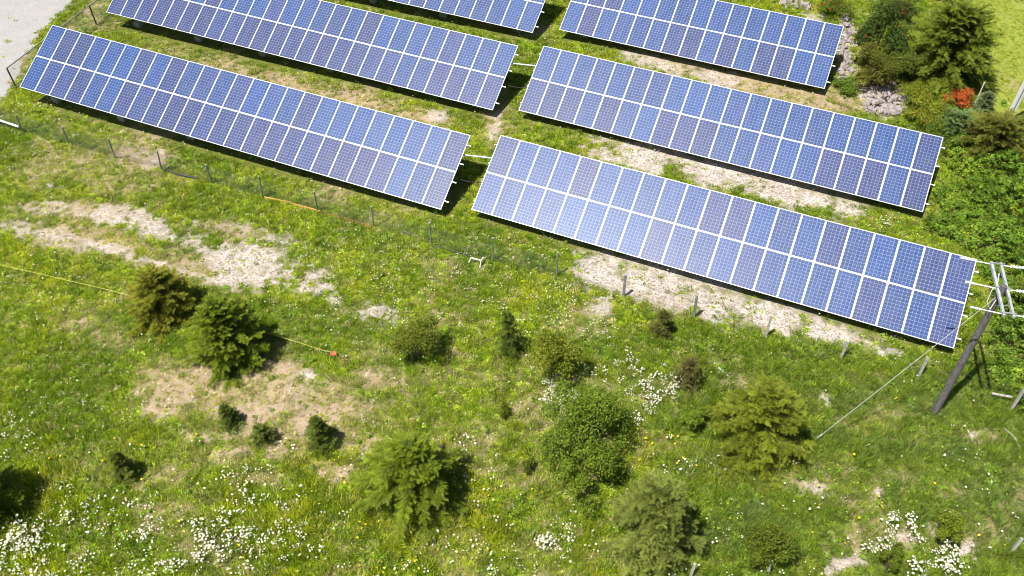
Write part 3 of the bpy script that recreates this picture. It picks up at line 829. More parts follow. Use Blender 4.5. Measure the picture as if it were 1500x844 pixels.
# share of purplish panels: (top row, bottom row); explicit columns override
PURP = {'a': (.32, .85), 'b': (.25, .95), 'c': (.15, .2), 'd': (.35, .35), 'e': (.03, .3), 'f': (.2, .35)}
FIX = {('e', 0): {0: 1, 1: 1, 2: 1, 3: 0, 4: 1, 5: 0, 6: 0, 7: 1, 8: 1, 9: 1, 10: 0}, ('f', 0): {0: 0, 1: 1, 2: 0, 3: 0, 4: 0, 5: 0, 6: 1, 7: 1},
       ('a', 1): {0: 0, 1: 1, 2: 1, 3: 0, 4: 0, 5: 0, 6: 1, 7: 0, 8: 1, 9: 0, 10: 1, 11: 0, 12: 1, 13: 0, 14: 0, 15: 0}, ('a', 0): {24: 1, 23: 0, 22: 0, 21: 1}, ('d', 1): {20: 1}, ('d', 0): {17: 1, 20: 1, 0: 0, 1: 0}}
def solar_table(key, cols, label, first=0):
    o = ORG[key]
    root = tag(link('solar_array', None, None, (o[0], o[1], 0)), label, 'solar array', 'rows of tilted solar panels')
    off = np.array([o[0], o[1], 0])
    L = lambda p: np.asarray(p) - off
    rr = random.Random('tab' + key)
    rx = (TILT, 0, 0)
    for row in (0, 1):
        for i in range(first, cols):
            pu = FIX.get((key, row), {}).get(i, 1 if rr.random() < PURP[key][1 - row] else 0)
            t = rr.uniform(.25, .75) * .0 + (rr.uniform(.7, 1.0) if pu else rr.uniform(0, .35))
            g = rr.uniform(.88, 1.12)
            pc = sl_pt(o, i + .5, PL * (row + .5), rr.uniform(-.002, .002))
            p = link('solar_panel', FRAME_ME, root, L(pc))
            p.rotation_euler = (TILT + rr.uniform(-.004, .004), rr.uniform(-.004, .004), 0)
            c = link('cell_sheet', CELL_ME, p)
            c.color = (*[(a * (1 - t) + b * t) * g for a, b in zip(BLUE_C, PURP_C)], 1)
    # four rails under the panels, their ends proud of the table
    for v in (.12, .375, .62, .87):
        b = MB()
        b.bar(L(sl_pt(o, first - .07, v * 2 * PL, -.075)), L(sl_pt(o, cols + .19, v * 2 * PL, -.075)), .05, .06, up=(0, -ST, CT))
        b.build('rail', M_ALU, root)
    b = MB()
    b.bar(L(sl_pt(o, first + .0, PL, -.043)), L(sl_pt(o, cols, PL, -.043)), .05, .03, up=(0, -ST, CT))
    b.build('middle_rail', M_ALU, root)
    n = max(3, round((cols - first) / 4.2))
    for k in range(n):
        i = first + 1.3 + (cols - first - 2.6) * k / (n - 1)
        b = MB()
        b.bar(L(sl_pt(o, i, .25, -.155)), L(sl_pt(o, i, 2 * PL - .25, -.155)), .06, .08, up=(0, -ST, CT))
        b.build('rafter', M_GALV, root)
        for v, nm in ((.95, 'front_leg'), (3.1, 'rear_leg')):
            tp = sl_pt(o, i, v, -.19)
            g = float(gz(tp[0], tp[1]))
            b = MB()
            b.bar(L((tp[0], tp[1], g + .1)), L(tp), .09, .09)
            b.build(nm, M_GALV, root)
            b = MB()
            hh = .30 if v < 1 else .25
            b.box(L((tp[0], tp[1], g + hh / 2 - .08)), (.42, .50, hh + .16))
            b.build('footing', M_CONC, root)
        b = MB()
        b.bar(L(sl_pt(o, i, 1.9, -.2)), L(np.array([sl_pt(o, i, 3.1)[0], sl_pt(o, i, 3.1)[1] - .06, .5])), .05, .05)
        b.build('brace', M_GALV, root)
    return root
solar_table('a', 25, 'left front solar array beside the wire fence, ending at the gravel road')
solar_table('b', 25, 'left middle solar array, second row from the wire fence')
solar_table('c', 25, 'left rear solar array cut by the top of the picture', 8)
solar_table('d', 21, 'right front solar array above the bare gravel, next to the utility pole')
solar_table('e', 20, 'right middle solar array between two strips of bare ground')
solar_table('f', 15, 'right rear solar array beside the rock heap')

for (ka, ca, kb, lab) in (('a', 25, 'd', 'white conduit bridging the gap between the two front solar arrays'), ('b', 25, 'e', 'white conduit bridging the gap between the two middle solar arrays')):
    b = MB()
    p, q = sl_pt(ORG[ka], ca - .6, 2 * PL * .73, -.17), sl_pt(ORG[kb], .6, 2 * PL * .73, -.17)
    b.tube([p, p * .67 + q * .33 + np.array([0, 0, -.01]), p * .33 + q * .67 + np.array([0, 0, -.01]), q], .038)
    b.tube([p * .96 + q * .04, p * .9 + q * .1], .05)
    tag(b.build('cable_conduit', M_ALU), lab, 'conduit')
    b = MB()
    p, q = sl_pt(ORG[ka], ca - .6, 2 * PL * .47, -.25), sl_pt(ORG[kb], .6, 2 * PL * .47, -.25)
    b.tube([p + (q - p) * t + np.array([0, 0, -.35 * math.sin(math.pi * t)]) for t in np.linspace(0, 1, 9)], .016, 6)
    tag(b.build('cable', M_CABLE), lab.replace('white conduit bridging', 'thin dark cable sagging across'), 'cable')

# ------------------------------------------------------------------ trees and shrubs
def finish_plant(root, name, quads, tris_V, cols, mat):
    me = fastmesh(name, tris_V, quads, mat, {'tint': ('FLOAT_COLOR', cols)})
    o = link(name, me, root)
    return o

def plant_root(name, loc, label, cat, group=None):
    return tag(link(name, None, None, tuple(loc)), label, cat, group)

def conifer(loc, h, R, seed, label, col, tip, nb=110, dens=1.0, droop=.25, prof=.8, fluff=1.0, name='conifer', cat='conifer', group=None, low=.04, spray=.30, dead=0.0, deadcol=(.16, .10, .03)):
    r = np.random.default_rng(seed)
    root = plant_root(name, loc, label, cat, group)
    t = MB()
    lean = r.normal(0, .03, 2) * h
    tr0 = .035 * h ** .8 * .8 + .012
    t.tube([np.array([0, 0, -.1]), np.array([lean[0] * .3, lean[1] * .3, h * .4]), np.array([lean[0], lean[1], h * .97])], [tr0, tr0 * .7, tr0 * .15], 8)
    for k in range(nb):                                     # limbs
        pass
    V, Fq, C = [], [], []
    nv = 0
    col, tip, deadcol = np.array(col), np.array(tip), np.array(deadcol)
    limb = MB()
    nb = int(nb * (.78 if h > 1.6 else .9))
    for k in range(nb):
        u = low + (1 - low) * (k + r.uniform()) / nb
        u = u ** 1.15
        az = k * 2.39996 + r.normal(0, .35)
        L = R * (1 - u) ** prof * r.uniform(.68, 1.12) + .06 * h ** .5
        if u > .93: L *= .8
        el = -.10 + .80 * u ** 1.5 + r.normal(0, .12)
        d0 = np.array([math.cos(az) * math.cos(el), math.sin(az) * math.cos(el), math.sin(el)])
        p0 = np.array([lean[0] * u, lean[1] * u, h * u * .97])
        nst = max(4, int(L / .135 * dens))
        side = np.array([-math.sin(az), math.cos(az), 0.0])
        bt = r.uniform(.75, 1.25)
        isdead = r.uniform() < dead
        def bp(s):
            return p0 + d0 * L * s + np.array([0, 0, -droop * L * s * s + .10 * L * max(0, s - .75)])
        if L > .3:
            limb.tube([bp(0), bp(.5), bp(.95)], [.006 + .012 * L, .004 + .007 * L, .002], 4, 0, False)
        for s in np.linspace(.18 if L > .5 else .05, 1.0, nst):
            base = bp(s)
            fw = bp(min(1, s + .05)) - bp(s - .05)
            fw /= np.linalg.norm(fw)
            for sg in (-1, 1, 0):
                if sg == 0 and r.uniform() < .45 and s < .9: continue
                tl = (spray * (.35 + .65 * (1 - s)) * min(1.0, .35 + L) + .10) * r.uniform(.7, 1.25) * fluff
                dr = fw * r.uniform(.55, .95) + side * sg * r.uniform(.7, 1.1) + np.array([0, 0, r.normal(.06, .22)])
                if sg == 0: dr = fw + np.array([0, 0, r.uniform(.2, .8)])
                dr /= np.linalg.norm(dr)
                nrm = np.array([r.normal(0, .35), r.normal(0, .35), 1.0])
                wv = np.cross(dr, nrm)
                wv /= np.linalg.norm(wv)
                nn = np.cross(wv, dr)
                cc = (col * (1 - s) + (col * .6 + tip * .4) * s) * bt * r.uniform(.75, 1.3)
                if isdead: cc = deadcol * r.uniform(.7, 1.3)
                # a feather: pairs of small leaflets along the twig
                m = max(3, int(tl / .042))
                for q in range(m):
                    f = (q + .5) / m
                    pc = base + dr * tl * f - np.array([0, 0, .18 * tl * f * f])
                    ll = (.40 * tl * (1 - .75 * f) + .03)
                    lw = .013 + .008 * fluff
                    for s2 in (-1, 1):
                        dd = dr * .8 + wv * s2 * .75 + nn * r.normal(0, .25)
                        V += [pc - dr * lw, pc + dr * lw, pc + dd * ll]
                        Fq.append((nv, nv + 1, nv + 2))
                        nv += 3
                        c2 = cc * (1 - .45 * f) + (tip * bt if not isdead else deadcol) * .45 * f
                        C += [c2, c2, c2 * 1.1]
    trunk = t.build('trunk', M_BARK, root)
    if limb.n: 
        limb.build('branches', M_BARK, root)['kind'] = 'stuff'
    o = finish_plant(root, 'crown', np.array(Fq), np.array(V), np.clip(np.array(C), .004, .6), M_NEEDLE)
    o['kind'] = 'stuff'
    return root

LEAFG = np.array([1.75, 1.50, .85])
def shrub(loc, h, R, seed, label, col, n=4000, leaf=.075, lumps=9, name='shrub', cat='shrub', group=None, tip=None, flowers=None, nflow=0, flat=1.0, stems=7):
    r = np.random.default_rng(seed)
    root = plant_root(name, loc, label, cat, group)
    cs = []
    for k in range(lumps):
        a = k * 2.4 + r.normal(0, .4)
        q = R * (.86 if lumps > 11 else .72) * math.sqrt((k + .3) / lumps)
        zz = h * ((.12 + .80 * r.uniform() * (1 - .62 * q / R)) if lumps > 11 else (.25 + .5 * r.uniform() * (1 - .5 * q / R)))
        cs.append((np.array([q * math.cos(a), q * math.sin(a), zz]), R * (r.uniform(.11, .33) if lumps > 11 else r.uniform(.22, .44))))
    st = MB()
    for k in range(stems):
        c = cs[k % lumps][0]
        st.tube([np.array([.05 * math.cos(k * 2.1), .05 * math.sin(k * 2.1), -.08]), c * np.array([.45, .45, .55]), c], [.012 + .008 * h, .010 + .005 * h, .005], 5)
    st.build('stems', M_BARK, root)
    V, C = [], []
    col = np.array(col)
    tip = np.array(tip) if tip is not None else col * 1.35
    for i in range(n):
        c, rad = cs[r.integers(lumps)]
        d = r.normal(size=3)
        d /= np.linalg.norm(d)
        if d[2] < -.35: d[2] *= -.6
        p = c + d * rad * np.array([1, 1, h / (2.0 * R) * 1.15 * flat]) * (r.uniform(.45, 1.05) ** .6 if r.uniform() < .78 else r.uniform(1.0, 1.5))
        if p[2] < .02: p[2] = .02 + .1 * r.uniform()
        nr = d * .7 + np.array([r.normal(0, .45), r.normal(0, .45), .65])
        nr /= np.linalg.norm(nr)
        a = np.cross(nr, r.normal(size=3))
        a /= np.linalg.norm(a)
        b = np.cross(nr, a)
        L, w = leaf * r.uniform(.65, 1.35), leaf * r.uniform(.28, .42)
        g = r.uniform(.65, 1.3)
        isf = flowers is not None and i < nflow
        cc = np.array(flowers) * r.uniform(.7, 1.25) if isf else (col if r.uniform() < .7 else tip) * g
        if isf:
            p = c + d * rad * np.array([1, 1, h / (2.0 * R) * 1.15 * flat]) * 1.06
            nr = nr
        V += [p - a * L * .5, p + b * w, p + a * L * .5 - nr * L * .12, p - b * w]
        C += [cc * (1.0 if isf else LEAFG)] * 4
    Fq = np.arange(len(V)).reshape(-1, 4)
    o = finish_plant(root, 'foliage', Fq, np.array(V), np.clip(np.array(C), .004, .8), M_LEAF)
    o['kind'] = 'stuff'
    return root

def box_fit(x0, x1, y0, y1, skirt=.75, rmul=1.0, fix=True):
    """base point, height and radius of a plant that fills this photo box"""
    cx = (x0 + x1) / 2
    R, by = 1.0, y1
    for _ in range(12):
        p = gat(cx, by)
        d = (p - np.array([0, 0, CAMH])) @ RM[2]
        s = F / d
        R = (x1 - x0) / 2 / s * rmul
        dep = math.atan2(CAMH, math.hypot(p[0], p[1]))
        by = y1 - skirt * R * math.sin(dep) * s
    p = gat(cx, by)
    lo, hi = .1, 15.0
    for _ in range(40):
        h = (lo + hi) / 2
        yy = to_px(p + np.array([0, 0, h]))[1]
        if yy > y0: lo = h
        else: hi = h
    if fix:                                              # verticals spread outwards: put the middle of the crown, not the foot, in the box
        dx = to_px(p + np.array([0, 0, h * .42]))[0] - to_px(p)[0]
        return box_fit(x0 - dx, x1 - dx, y0, y1, skirt, rmul, False)
    return p, h, R

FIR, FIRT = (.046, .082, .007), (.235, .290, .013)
OLV, OLVT = (.080, .104, .018), (.215, .250, .042)
GOLD, GOLDT = (.110, .125, .010), (.255, .255, .018)
DRK, DRKT = (.060, .090, .010), (.130, .165, .018)
def con(box, seed, label, c, t, **kw):
    sk = kw.pop('skirt', .88)
    x0, x1, y0, y1 = box
    p, h, R = box_fit(x0, x1, y0 + .13 * (y1 - y0), y1, skirt=sk)
    return conifer(p, h, R, seed, label, c, t, **kw)
def shr(box, seed, label, c, **kw):
    sk = kw.pop('skirt', .8)
    p, h, R = box_fit(*box, skirt=sk)
    return shrub(p, max(h, .25), R, seed, label, c, **kw)

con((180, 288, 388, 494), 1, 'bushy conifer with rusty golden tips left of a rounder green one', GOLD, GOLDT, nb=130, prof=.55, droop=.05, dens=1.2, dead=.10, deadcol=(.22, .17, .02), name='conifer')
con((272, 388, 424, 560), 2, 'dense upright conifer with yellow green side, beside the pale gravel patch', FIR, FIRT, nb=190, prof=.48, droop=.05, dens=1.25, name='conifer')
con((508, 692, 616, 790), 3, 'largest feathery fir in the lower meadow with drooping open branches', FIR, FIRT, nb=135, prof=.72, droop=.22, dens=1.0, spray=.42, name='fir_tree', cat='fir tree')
shr((780, 936, 566, 712), 4, 'round dark broadleaf shrub, largest leafy bush in the lower meadow', (.066, .116, .018), n=13000, leaf=.08, lumps=30, tip=(.12, .19, .03))
shr((800, 916, 655, 750), 41, 'low leafy bush in front of the largest round broadleaf shrub', (.065, .110, .016), n=5000, leaf=.08, lumps=12, tip=(.13, .19, .025))
con((890, 1034, 688, 850), 5, 'grey olive conifer at the bottom edge, broad and shaggy', OLV, OLVT, nb=150, prof=.55, droop=.16, dens=1.1, spray=.36)
con((1034, 1192, 556, 706), 6, 'broad golden olive conifer right of the leafy shrub, under the stay wire', (.074, .102, .010), (.240, .270, .017), nb=165, prof=.52, droop=.12, dens=1.1, spray=.34)
shr((568, 650, 462, 548), 7, 'small dark rounded bush among scattered daisies in mid meadow', (.055, .088, .014), n=4600, leaf=.07, lumps=8, tip=(.13, .15, .03))
con((728, 768, 446, 530), 8, 'slender dark young fir standing alone below the fence', DRK, DRKT, nb=46, prof=.8, droop=.1, dens=1.0, spray=.2, group=None)
shr((772, 852, 483, 577), 9, 'bushy mid green shrub right of the slender young fir', (.075, .115, .014), n=5600, leaf=.08, lumps=10, tip=(.16, .19, .03))
con((954, 990, 452, 500), 10, 'small brown green seedling at the edge of the bare gravel', (.07, .075, .012), (.12, .12, .02), nb=40, prof=.5, spray=.18, name='seedling', cat='seedling')
con((984, 1032, 522, 578), 11, 'small brownish seedling right of the big daisy clump', (.07, .07, .015), (.13, .12, .03), nb=46, prof=.5, spray=.18, name='seedling', cat='seedling')
con((314, 352, 592, 636), 12, 'small leaning dark seedling on dry ground below the upright conifer', DRK, (.12, .155, .018), nb=40, prof=.95, spray=.2, name='seedling', cat='seedling')
con((366, 402, 618, 656), 13, 'low spreading seedling right of the leaning dark one', (.06, .085, .012), (.14, .16, .025), nb=32, prof=.4, spray=.18, name='seedling', cat='seedling')
con((442, 494, 604, 670), 14, 'bushy dark seedling left of the largest feathery fir', DRK, (.12, .155, .018), nb=64, prof=.95, spray=.24, name='seedling', cat='seedling')
con((160, 198, 656, 710), 15, 'small yellow green sapling casting a dark shadow at lower left', (.075, .105, .012), (.18, .20, .025), nb=54, prof=.9, spray=.22, name='seedling', cat='seedling')
con((-130, 12, 640, 800), 17, 'dark conifer at the left edge throwing a wide shadow into the meadow', FIR, FIRT, nb=150, prof=.55, dens=1.0)
shr((726, 752, 592, 618), 18, 'tiny dark bush in open grass above the leafy shrub', (.05, .07, .014), n=500, leaf=.06, lumps=4)
shr((758, 784, 672, 700), 19, 'tiny dark bush just left of the low leafy bush', (.05, .075, .014), n=600, leaf=.06, lumps=4)
shr((996, 1044, 596, 644), 20, 'low green bush between the leafy shrub and the golden olive conifer', (.07, .12, .016), n=1400, leaf=.08, lumps=5)
shr((1086, 1164, 764, 850), 21, 'bushy dark shrub at the bottom edge right of the shaggy conifer', (.055, .09, .014), n=3800, leaf=.08, lumps=9, tip=(.10, .13, .02))
shr((1366, 1416, 742, 808), 22, 'green bush with bare soil on both sides, bottom right', (.085, .125, .014), n=2200, leaf=.07, lumps=6)
shr((1290, 1328, 792, 846), 23, 'dark bush under the white daisy clump near the bottom edge', (.06, .095, .014), n=1500, leaf=.07, lumps=5)
shr((1478, 1560, 400, 470), 24, 'leafy bush at the right edge behind the crossarms', (.08, .12, .02), n=2000, leaf=.09, lumps=6)
# upper right corner
con((1310, 1466, -6, 146), 30, 'largest conifer in the top right corner, beside the mown lawn', (.060, .095, .012), (.225, .265, .020), nb=290, prof=.38, droop=.16, dens=.9, spray=.46, name='fir_tree', cat='fir tree')
con((1392, 1530, 168, 256), 31, 'low olive conifer spreading at the right edge below the white pole', (.09, .10, .014), (.20, .205, .025), nb=110, prof=.35, droop=.12, dens=1.0, spray=.34)
con((1362, 1436, 164, 212), 32, 'blue green conifer below the red leaved shrub', (.070, .115, .034), (.16, .23, .07), nb=100, prof=.4, droop=.12, dens=1.0, spray=.3)
con((1424, 1462, 132, 172), 33, 'narrow grey green young conifer beside the thin white stake', (.085, .12, .05), (.19, .24, .10), nb=60, prof=.6, spray=.24)
shr((1384, 1428, 126, 164), 34, 'bright orange red leaved shrub at the foot of the largest conifer', (.28, .060, .030), n=1800, leaf=.08, lumps=7, tip=(.30, .13, .05), name='red_shrub', cat='shrub')
shr((1252, 1330, -30, 112), 35, 'tall dark green shrub behind the rock heap', (.030, .062, .018), n=12000, leaf=.10, lumps=11, tip=(.06, .10, .025), flowers=(.55, .07, .03), nflow=70)
shr((1246, 1318, 50, 142), 36, 'thin brownish shrub right beside the strip of rocks', (.060, .080, .018), n=6500, leaf=.085, lumps=11, tip=(.12, .13, .035))
shr((1196, 1262, -26, 32), 37, 'shrub with red flowers at the top edge above the rear array', (.055, .10, .018), n=2600, leaf=.09, lumps=8, flowers=(.62, .07, .02), nflow=200, name='flowering_shrub')
shr((1296, 1352, -20, 40), 38, 'dark shrub dotted with red flowers left of the largest conifer', (.035, .06, .018), n=2600, leaf=.09, lumps=8, flowers=(.60, .09, .04), nflow=110, name='flowering_shrub')
shr((1218, 1258, 112, 142), 39, 'low grass green bush under the corner of the rear array', (.055, .11, .016), n=1600, leaf=.08, lumps=6)
shr((1318, 1400, 132, 196), 40, 'leafy yellow green bush below the stone heap', (.085, .125, .018), n=3200, leaf=.085, lumps=9, tip=(.20, .22, .03))
shr((1340, 1392, 176, 232), 43, 'dense green bush at the corner of the right middle array', (.06, .10, .016), n=2400, leaf=.085, lumps=7)
shr((1300, 1346, 60, 132), 45, 'dense dark shrub squeezed between the brownish shrub and the largest conifer', (.050, .085, .018), n=4200, leaf=.09, lumps=9, tip=(.10, .14, .03))
shr((1268, 1310, 96, 136), 46, 'dry brownish low shrub directly behind the stone heap', (.10, .085, .04), n=1800, leaf=.07, lumps=8, tip=(.16, .13, .06))
shr((1316, 1366, 118, 160), 47, 'low green bush between the stone heap and the largest conifer', (.075, .115, .018), n=2400, leaf=.08, lumps=8, tip=(.16, .19, .03))
shr((1308, 1342, 2, 30), 48, 'small orange red bush at the top edge between the dark shrub and the largest conifer', (.25, .055, .030), n=900, leaf=.08, lumps=5, tip=(.28, .11, .05), name='red_shrub')
con((1370, 1420, -70, 10), 44, 'dark conifer tip cut by the top edge of the picture', DRK, DRKT, nb=70, prof=.6, spray=.35)

# ------------------------------------------------------------------ rocks
def rock_mesh(seed):
    import bmesh
    r = np.random.default_rng(seed)
    bm = bmesh.new()
    bmesh.ops.create_icosphere(bm, subdivisions=1, radius=1)
    for v in bm.verts:
        v.co *= r.uniform(.72, 1.18)
    for _ in range(3):                                   # flat broken faces
        nrm = Vector(r.normal(size=3)).normalized()
        bmesh.ops.bisect_plane(bm, geom=bm.verts[:] + bm.edges[:] + bm.faces[:], plane_co=nrm * r.uniform(.55, .75), plane_no=nrm, clear_outer=True)
        bmesh.ops.holes_fill(bm, edges=[e for e in bm.edges if e.is_boundary])
    me = bpy.data.meshes.new('rock')
    bm.to_mesh(me)
    bm.free()
    me.materials.append(M_ROCK)
    return me
ROCKS = [rock_mesh(700 + i) for i in range(6)]
def rock_heap(areas, label, group, seed):
    r = np.random.default_rng(seed)
    for cx, cy, rx, ry, n, s0, s1, z in areas:
        for i in range(n):
            a, d = r.uniform(0, 6.28), math.sqrt(r.uniform())
            p = gat(cx + rx * d * math.cos(a), cy + ry * d * math.sin(a))
            s = r.uniform(s0, s1)
            o = link('rock', ROCKS[r.integers(6)], None, (p[0], p[1], p[2] + s * .25 + z * (1 - d) * r.uniform(.3, 1)))
            o.rotation_euler = r.uniform(0, 6.28, 3)
            o.scale = s * np.array([r.uniform(.8, 1.3), r.uniform(.7, 1.1), r.uniform(.5, .8)])
            tag(o, label, 'rock', group)
rock_heap([(1294, 152, 30, 19, 70, .09, .22, .40), (1285, 138, 24, 12, 34, .08, .19, .3), (1290, 156, 26, 14, 26, .12, .24, .3)], 'angular pale rock in the heap past the end of the right middle array', 'rocks in the stone heap', 5)
rock_heap([(1300, 165, 17, 5, 7, .24, .34, .22)], 'one of the larger pale boulders along the lower edge of the stone heap', 'boulders edging the stone heap', 12)
rock_heap([(1240, 42, 11, 20, 34, .09, .20, .2), (1236, 78, 10, 24, 40, .09, .21, .2), (1238, 108, 10, 14, 20, .09, .2, .15)], 'broken rock in the narrow strip along the end of the right rear array', 'rocks in the strip by the rear array', 6)
rock_heap([(1160, 6, 18, 7, 16, .12, .28, .15), (1180, 12, 6, 6, 4, .2, .34, .1)], 'grey rock in the small group behind the right rear array', 'rocks behind the rear array', 8)
for k, (px_, py_, s_, lab) in enumerate(((1306, 517, .22, 'flat whitish stone under the corner of the right front array'), (75, 273, .14, 'small white stone lying alone in the grass at left'), (1392, 636, .0, ''))):
    if s_:
        p = gat(px_, py_)
        o = link('rock', ROCKS[k], None, (p[0], p[1], p[2] + s_ * .2))
        o.scale = (s_ * 1.4, s_, s_ * .5)
        tag(o, lab, 'rock')

# ------------------------------------------------------------------ fences
POSTS = [((-60, 172), (-73, 142)), ((32.8, 192.4), (21.6, 163)), ((101, 211), (89.4, 180)), ((169, 231.7), (157, 199)), ((236, 248), (232, 217)), ((310, 268), (301, 239)), ((385, 289), (380, 257)),
         ((464.8, 309.9), (461, 280)), ((547.5, 332.5), (544, 302.7)), ((632, 358.7), (628.8, 328)), ((721.9, 382.7), (721.9, 350.7)), ((815.5, 405), (816.8, 373)),
         ((913, 436), (915.5, 406.7)), ((1016, 466.7), (1018.7, 436)), ((1121, 494.7), (1129, 465)), ((1230.7, 526), (1241, 502.7)), ((1344.8, 552.5), (1356.5, 526.7)), ((1481, 600), (1498.7, 570.7)), ((1610, 640), (1632, 612))]
def fence_mesh(mb, pts, h0, h1, step=.11, w=.0030):
    """diamond netting between posts, real wires"""
    for a, b in zip(pts[:-1], pts[1:]):
        a, b = np.array(a), np.array(b)
        L = np.linalg.norm(b - a)
        hh = h1 - h0
        nst = int(L / step)
        for k in range(-int(hh / step), nst + 1):
            for sg in (1, -1):
                s0, s1 = k * step, k * step + hh
                z0, z1 = (h0, h1) if sg == 1 else (h1, h0)
                c0, c1 = max(s0, 0), min(s1, L)
                if c1 - c0 < .02: continue
                f0, f1 = (c0 - s0) / hh, (c1 - s0) / hh
                p = a + (b - a) * (c0 / L) + np.array([0, 0, z0 + (z1 - z0) * f0])
                q = a + (b - a) * (c1 / L) + np.array([0, 0, z0 + (z1 - z0) * f1])
                d = (q - p) / np.linalg.norm(q - p)
                sd = np.cross(d, np.cross((b - a) / L, (0, 0, 1.0)))
                sd = sd / np.linalg.norm(sd) * w
                ou = np.cross(d, sd)
                ou = ou / np.linalg.norm(ou) * w
                mb.add([p + sd, p - sd * .5 + ou, p - sd * .5 - ou, q + sd, q - sd * .5 + ou, q - sd * .5 - ou], [(0, 1, 4, 3), (1, 2, 5, 4), (2, 0, 3, 5)])
def straight_h(base, top):
    """height of a post from its photo base and top"""
    p = gat(*base)
    lo, hi = .3, 3
    for _ in range(30):
        m = (lo + hi) / 2
        if to_px(p + np.array([0, 0, m]))[1] > top[1]: lo = m
        else: hi = m
    return p, (lo + hi) / 2
fr = tag(link('wire_fence', None), 'wire netting fence on thin grey posts crossing the whole meadow below the arrays', 'fence')
feet = []
for i, (b_, t_) in enumerate(POSTS):
    p, hgt = straight_h(b_, t_)
    hgt = min(max(hgt, 1.05), 1.45)
    feet.append(p)
    tx = at(t_[0], t_[1], hgt)
    top = p + np.array([(tx - p)[0] * .6, (tx - p)[1] * .6, hgt])
    m = MB()
    if i < 12:
        m.tube([p - np.array([0, 0, .1]), top], .036, 8)
        m.tube([top - np.array([0, 0, .05]), top + np.array([0, 0, .015])], .045, 8, 1)
        m.build('post', [M_STEELPOST, M_GALV], fr)
    else:
        m.bar(p - np.array([0, 0, .1]), top, .10, .10)
        m.build('post', M_PALEWOOD if i > 13 else M_STEELPOST, fr)
m = MB()
fence_mesh(m, feet[:12], .02, 1.12)
m.build('netting', M_WIRE, fr)['kind'] = 'stuff'
m = MB()
for hh in (.35, .75, 1.05):
    m.tube([f + np.array([0, 0, hh]) for f in feet[11:]], .004, 5)
m.build('strand', M_WIRE, fr)

# roadside fence with its top pipe
pf = tag(link('pipe_fence', None), 'roadside fence with a dark top pipe at the end of the left front array', 'fence')
ff = []
for b_, t_ in (((24, 129), (15, 106)), ((141.5, 36.5), (132.5, 7.5)), ((222, -24), (215, -52))):
    p, hgt = straight_h(b_, t_)
    hgt = min(max(hgt, 1.1), 1.5)
    ff.append(p)
    m = MB()
    m.tube([p - np.array([0, 0, .1]), p + np.array([0, 0, 1.3])], .045, 8)
    m.build('post', M_POSTDARK, pf)
for a, b in zip(ff[:-1], ff[1:]):
    m = MB()
    m.tube([a + np.array([0, 0, 1.3]), b + np.array([0, 0, 1.3])], .035, 8)
    m.build('top_pipe', M_STEELPOST, pf)
m = MB()
fence_mesh(m, ff + [], .02, 1.25)
m.build('netting', M_WIRE, pf)['kind'] = 'stuff'

# ------------------------------------------------------------------ utility pole
CZ = 6.35
base = gat(1368, 605)
ctr = at(1467.5, 425, CZ)
axis = np.array([ctr[0] - base[0], ctr[1] - base[1], CZ])
ptop = base + axis * 1.0
pole = tag(link('utility_pole', None, None, tuple(base)), 'dark weathered wooden utility pole with two pale crossarms, right of the front array', 'utility pole')
LB = lambda p: np.asarray(p, float) - base
m = MB()
m.tube([LB(base - axis * .03), LB(base + axis * .5), LB(ptop)], [.150, .128, .105], 14)
m.build('pole', M_POLE, pole)
a0, a1 = at(1459.5, 388, CZ), at(1477, 461, CZ)
ad = (a1 - a0) / np.linalg.norm(a1 - a0)
an = np.cross(ad, (0, 0, 1.0))
if an @ RM[0] < 0: an = -an
for sg in (-1, 1):
    m = MB()
    m.bar(LB(a0 + an * sg * .155 - ad * .1), LB(a1 + an * sg * .155 + ad * .1), .08, .10)
    m.build('crossarm', M_ARM, pole)
for t in (.0, .5, 1.0):
    p = a0 + (a1 - a0) * t
    m = MB()
    m.bar(LB(p - an * .24 + np.array([0, 0, .075])), LB(p + an * .24 + np.array([0, 0, .075])), .05, .03)
    m.build('clamp', M_GALV, pole)
    for sg in (-1, 1):
        m = MB()
        q0 = p + an * sg * .22
        slope = np.array([0, 0, .12 if sg < 0 else .02])
        q1 = q0 + an * sg * (1.0 if sg < 0 else .75) + slope
        m.tube([LB(q0), LB(q1)], .018 if sg > 0 else .022, 6)
        s0, s1 = (.72, 1.0) if sg < 0 else (.35, .85)
        for k in range(5):
            f = s0 + (s1 - s0) * k / 4
            c = q0 + (q1 - q0) * f
            m.tube([LB(c - an * sg * .02), LB(c + an * sg * .02)], .04 if sg < 0 else .055, 10)
        m.build('insulator', M_INSUL, pole)
for sg in (-1, 1):
    m = MB()
    m.bar(LB(a0 * .5 + a1 * .5 + ad * sg * .75 + an * .02), LB(base + axis * .86), .035, .035)
    m.build('arm_brace', M_GALV, pole)
jl = a0 * .5 + a1 * .5
m = MB()
jt = [jl - an * .3, jl - an * .42 + ad * .35 - np.array([0, 0, .35]), jl - an * .3 + ad * .55 - np.array([0, 0, .5]), base + axis * .93]
m.tube([LB(p) for p in jt], .014, 6)
m.build('jumper_wire', M_STAY, pole)
for t in (.0, .5, 1.0):
    m = MB()
    p = a0 + (a1 - a0) * t + an * .97
    q = p + an * 24 + np.array([0, 0, .8])
    m.tube([p + (q - p) * k / 8 - np.array([0, 0, .5 * math.sin(math.pi * k / 8)]) for k in range(9)], .010, 5)
    tag(m.build('power_line', M_STAY), ('upper', 'middle', 'lower')[int(t * 2)] + ' overhead wire leaving the crossarms to the right', 'wire', 'overhead wires')
m = MB()
g0 = gat(1192, 646)
sp_ = base + axis * .94
m.tube([sp_, sp_ * .66 + g0 * .34 - np.array([0, 0, .04]), sp_ * .33 + g0 * .67 - np.array([0, 0, .04]), g0], .0095, 6)
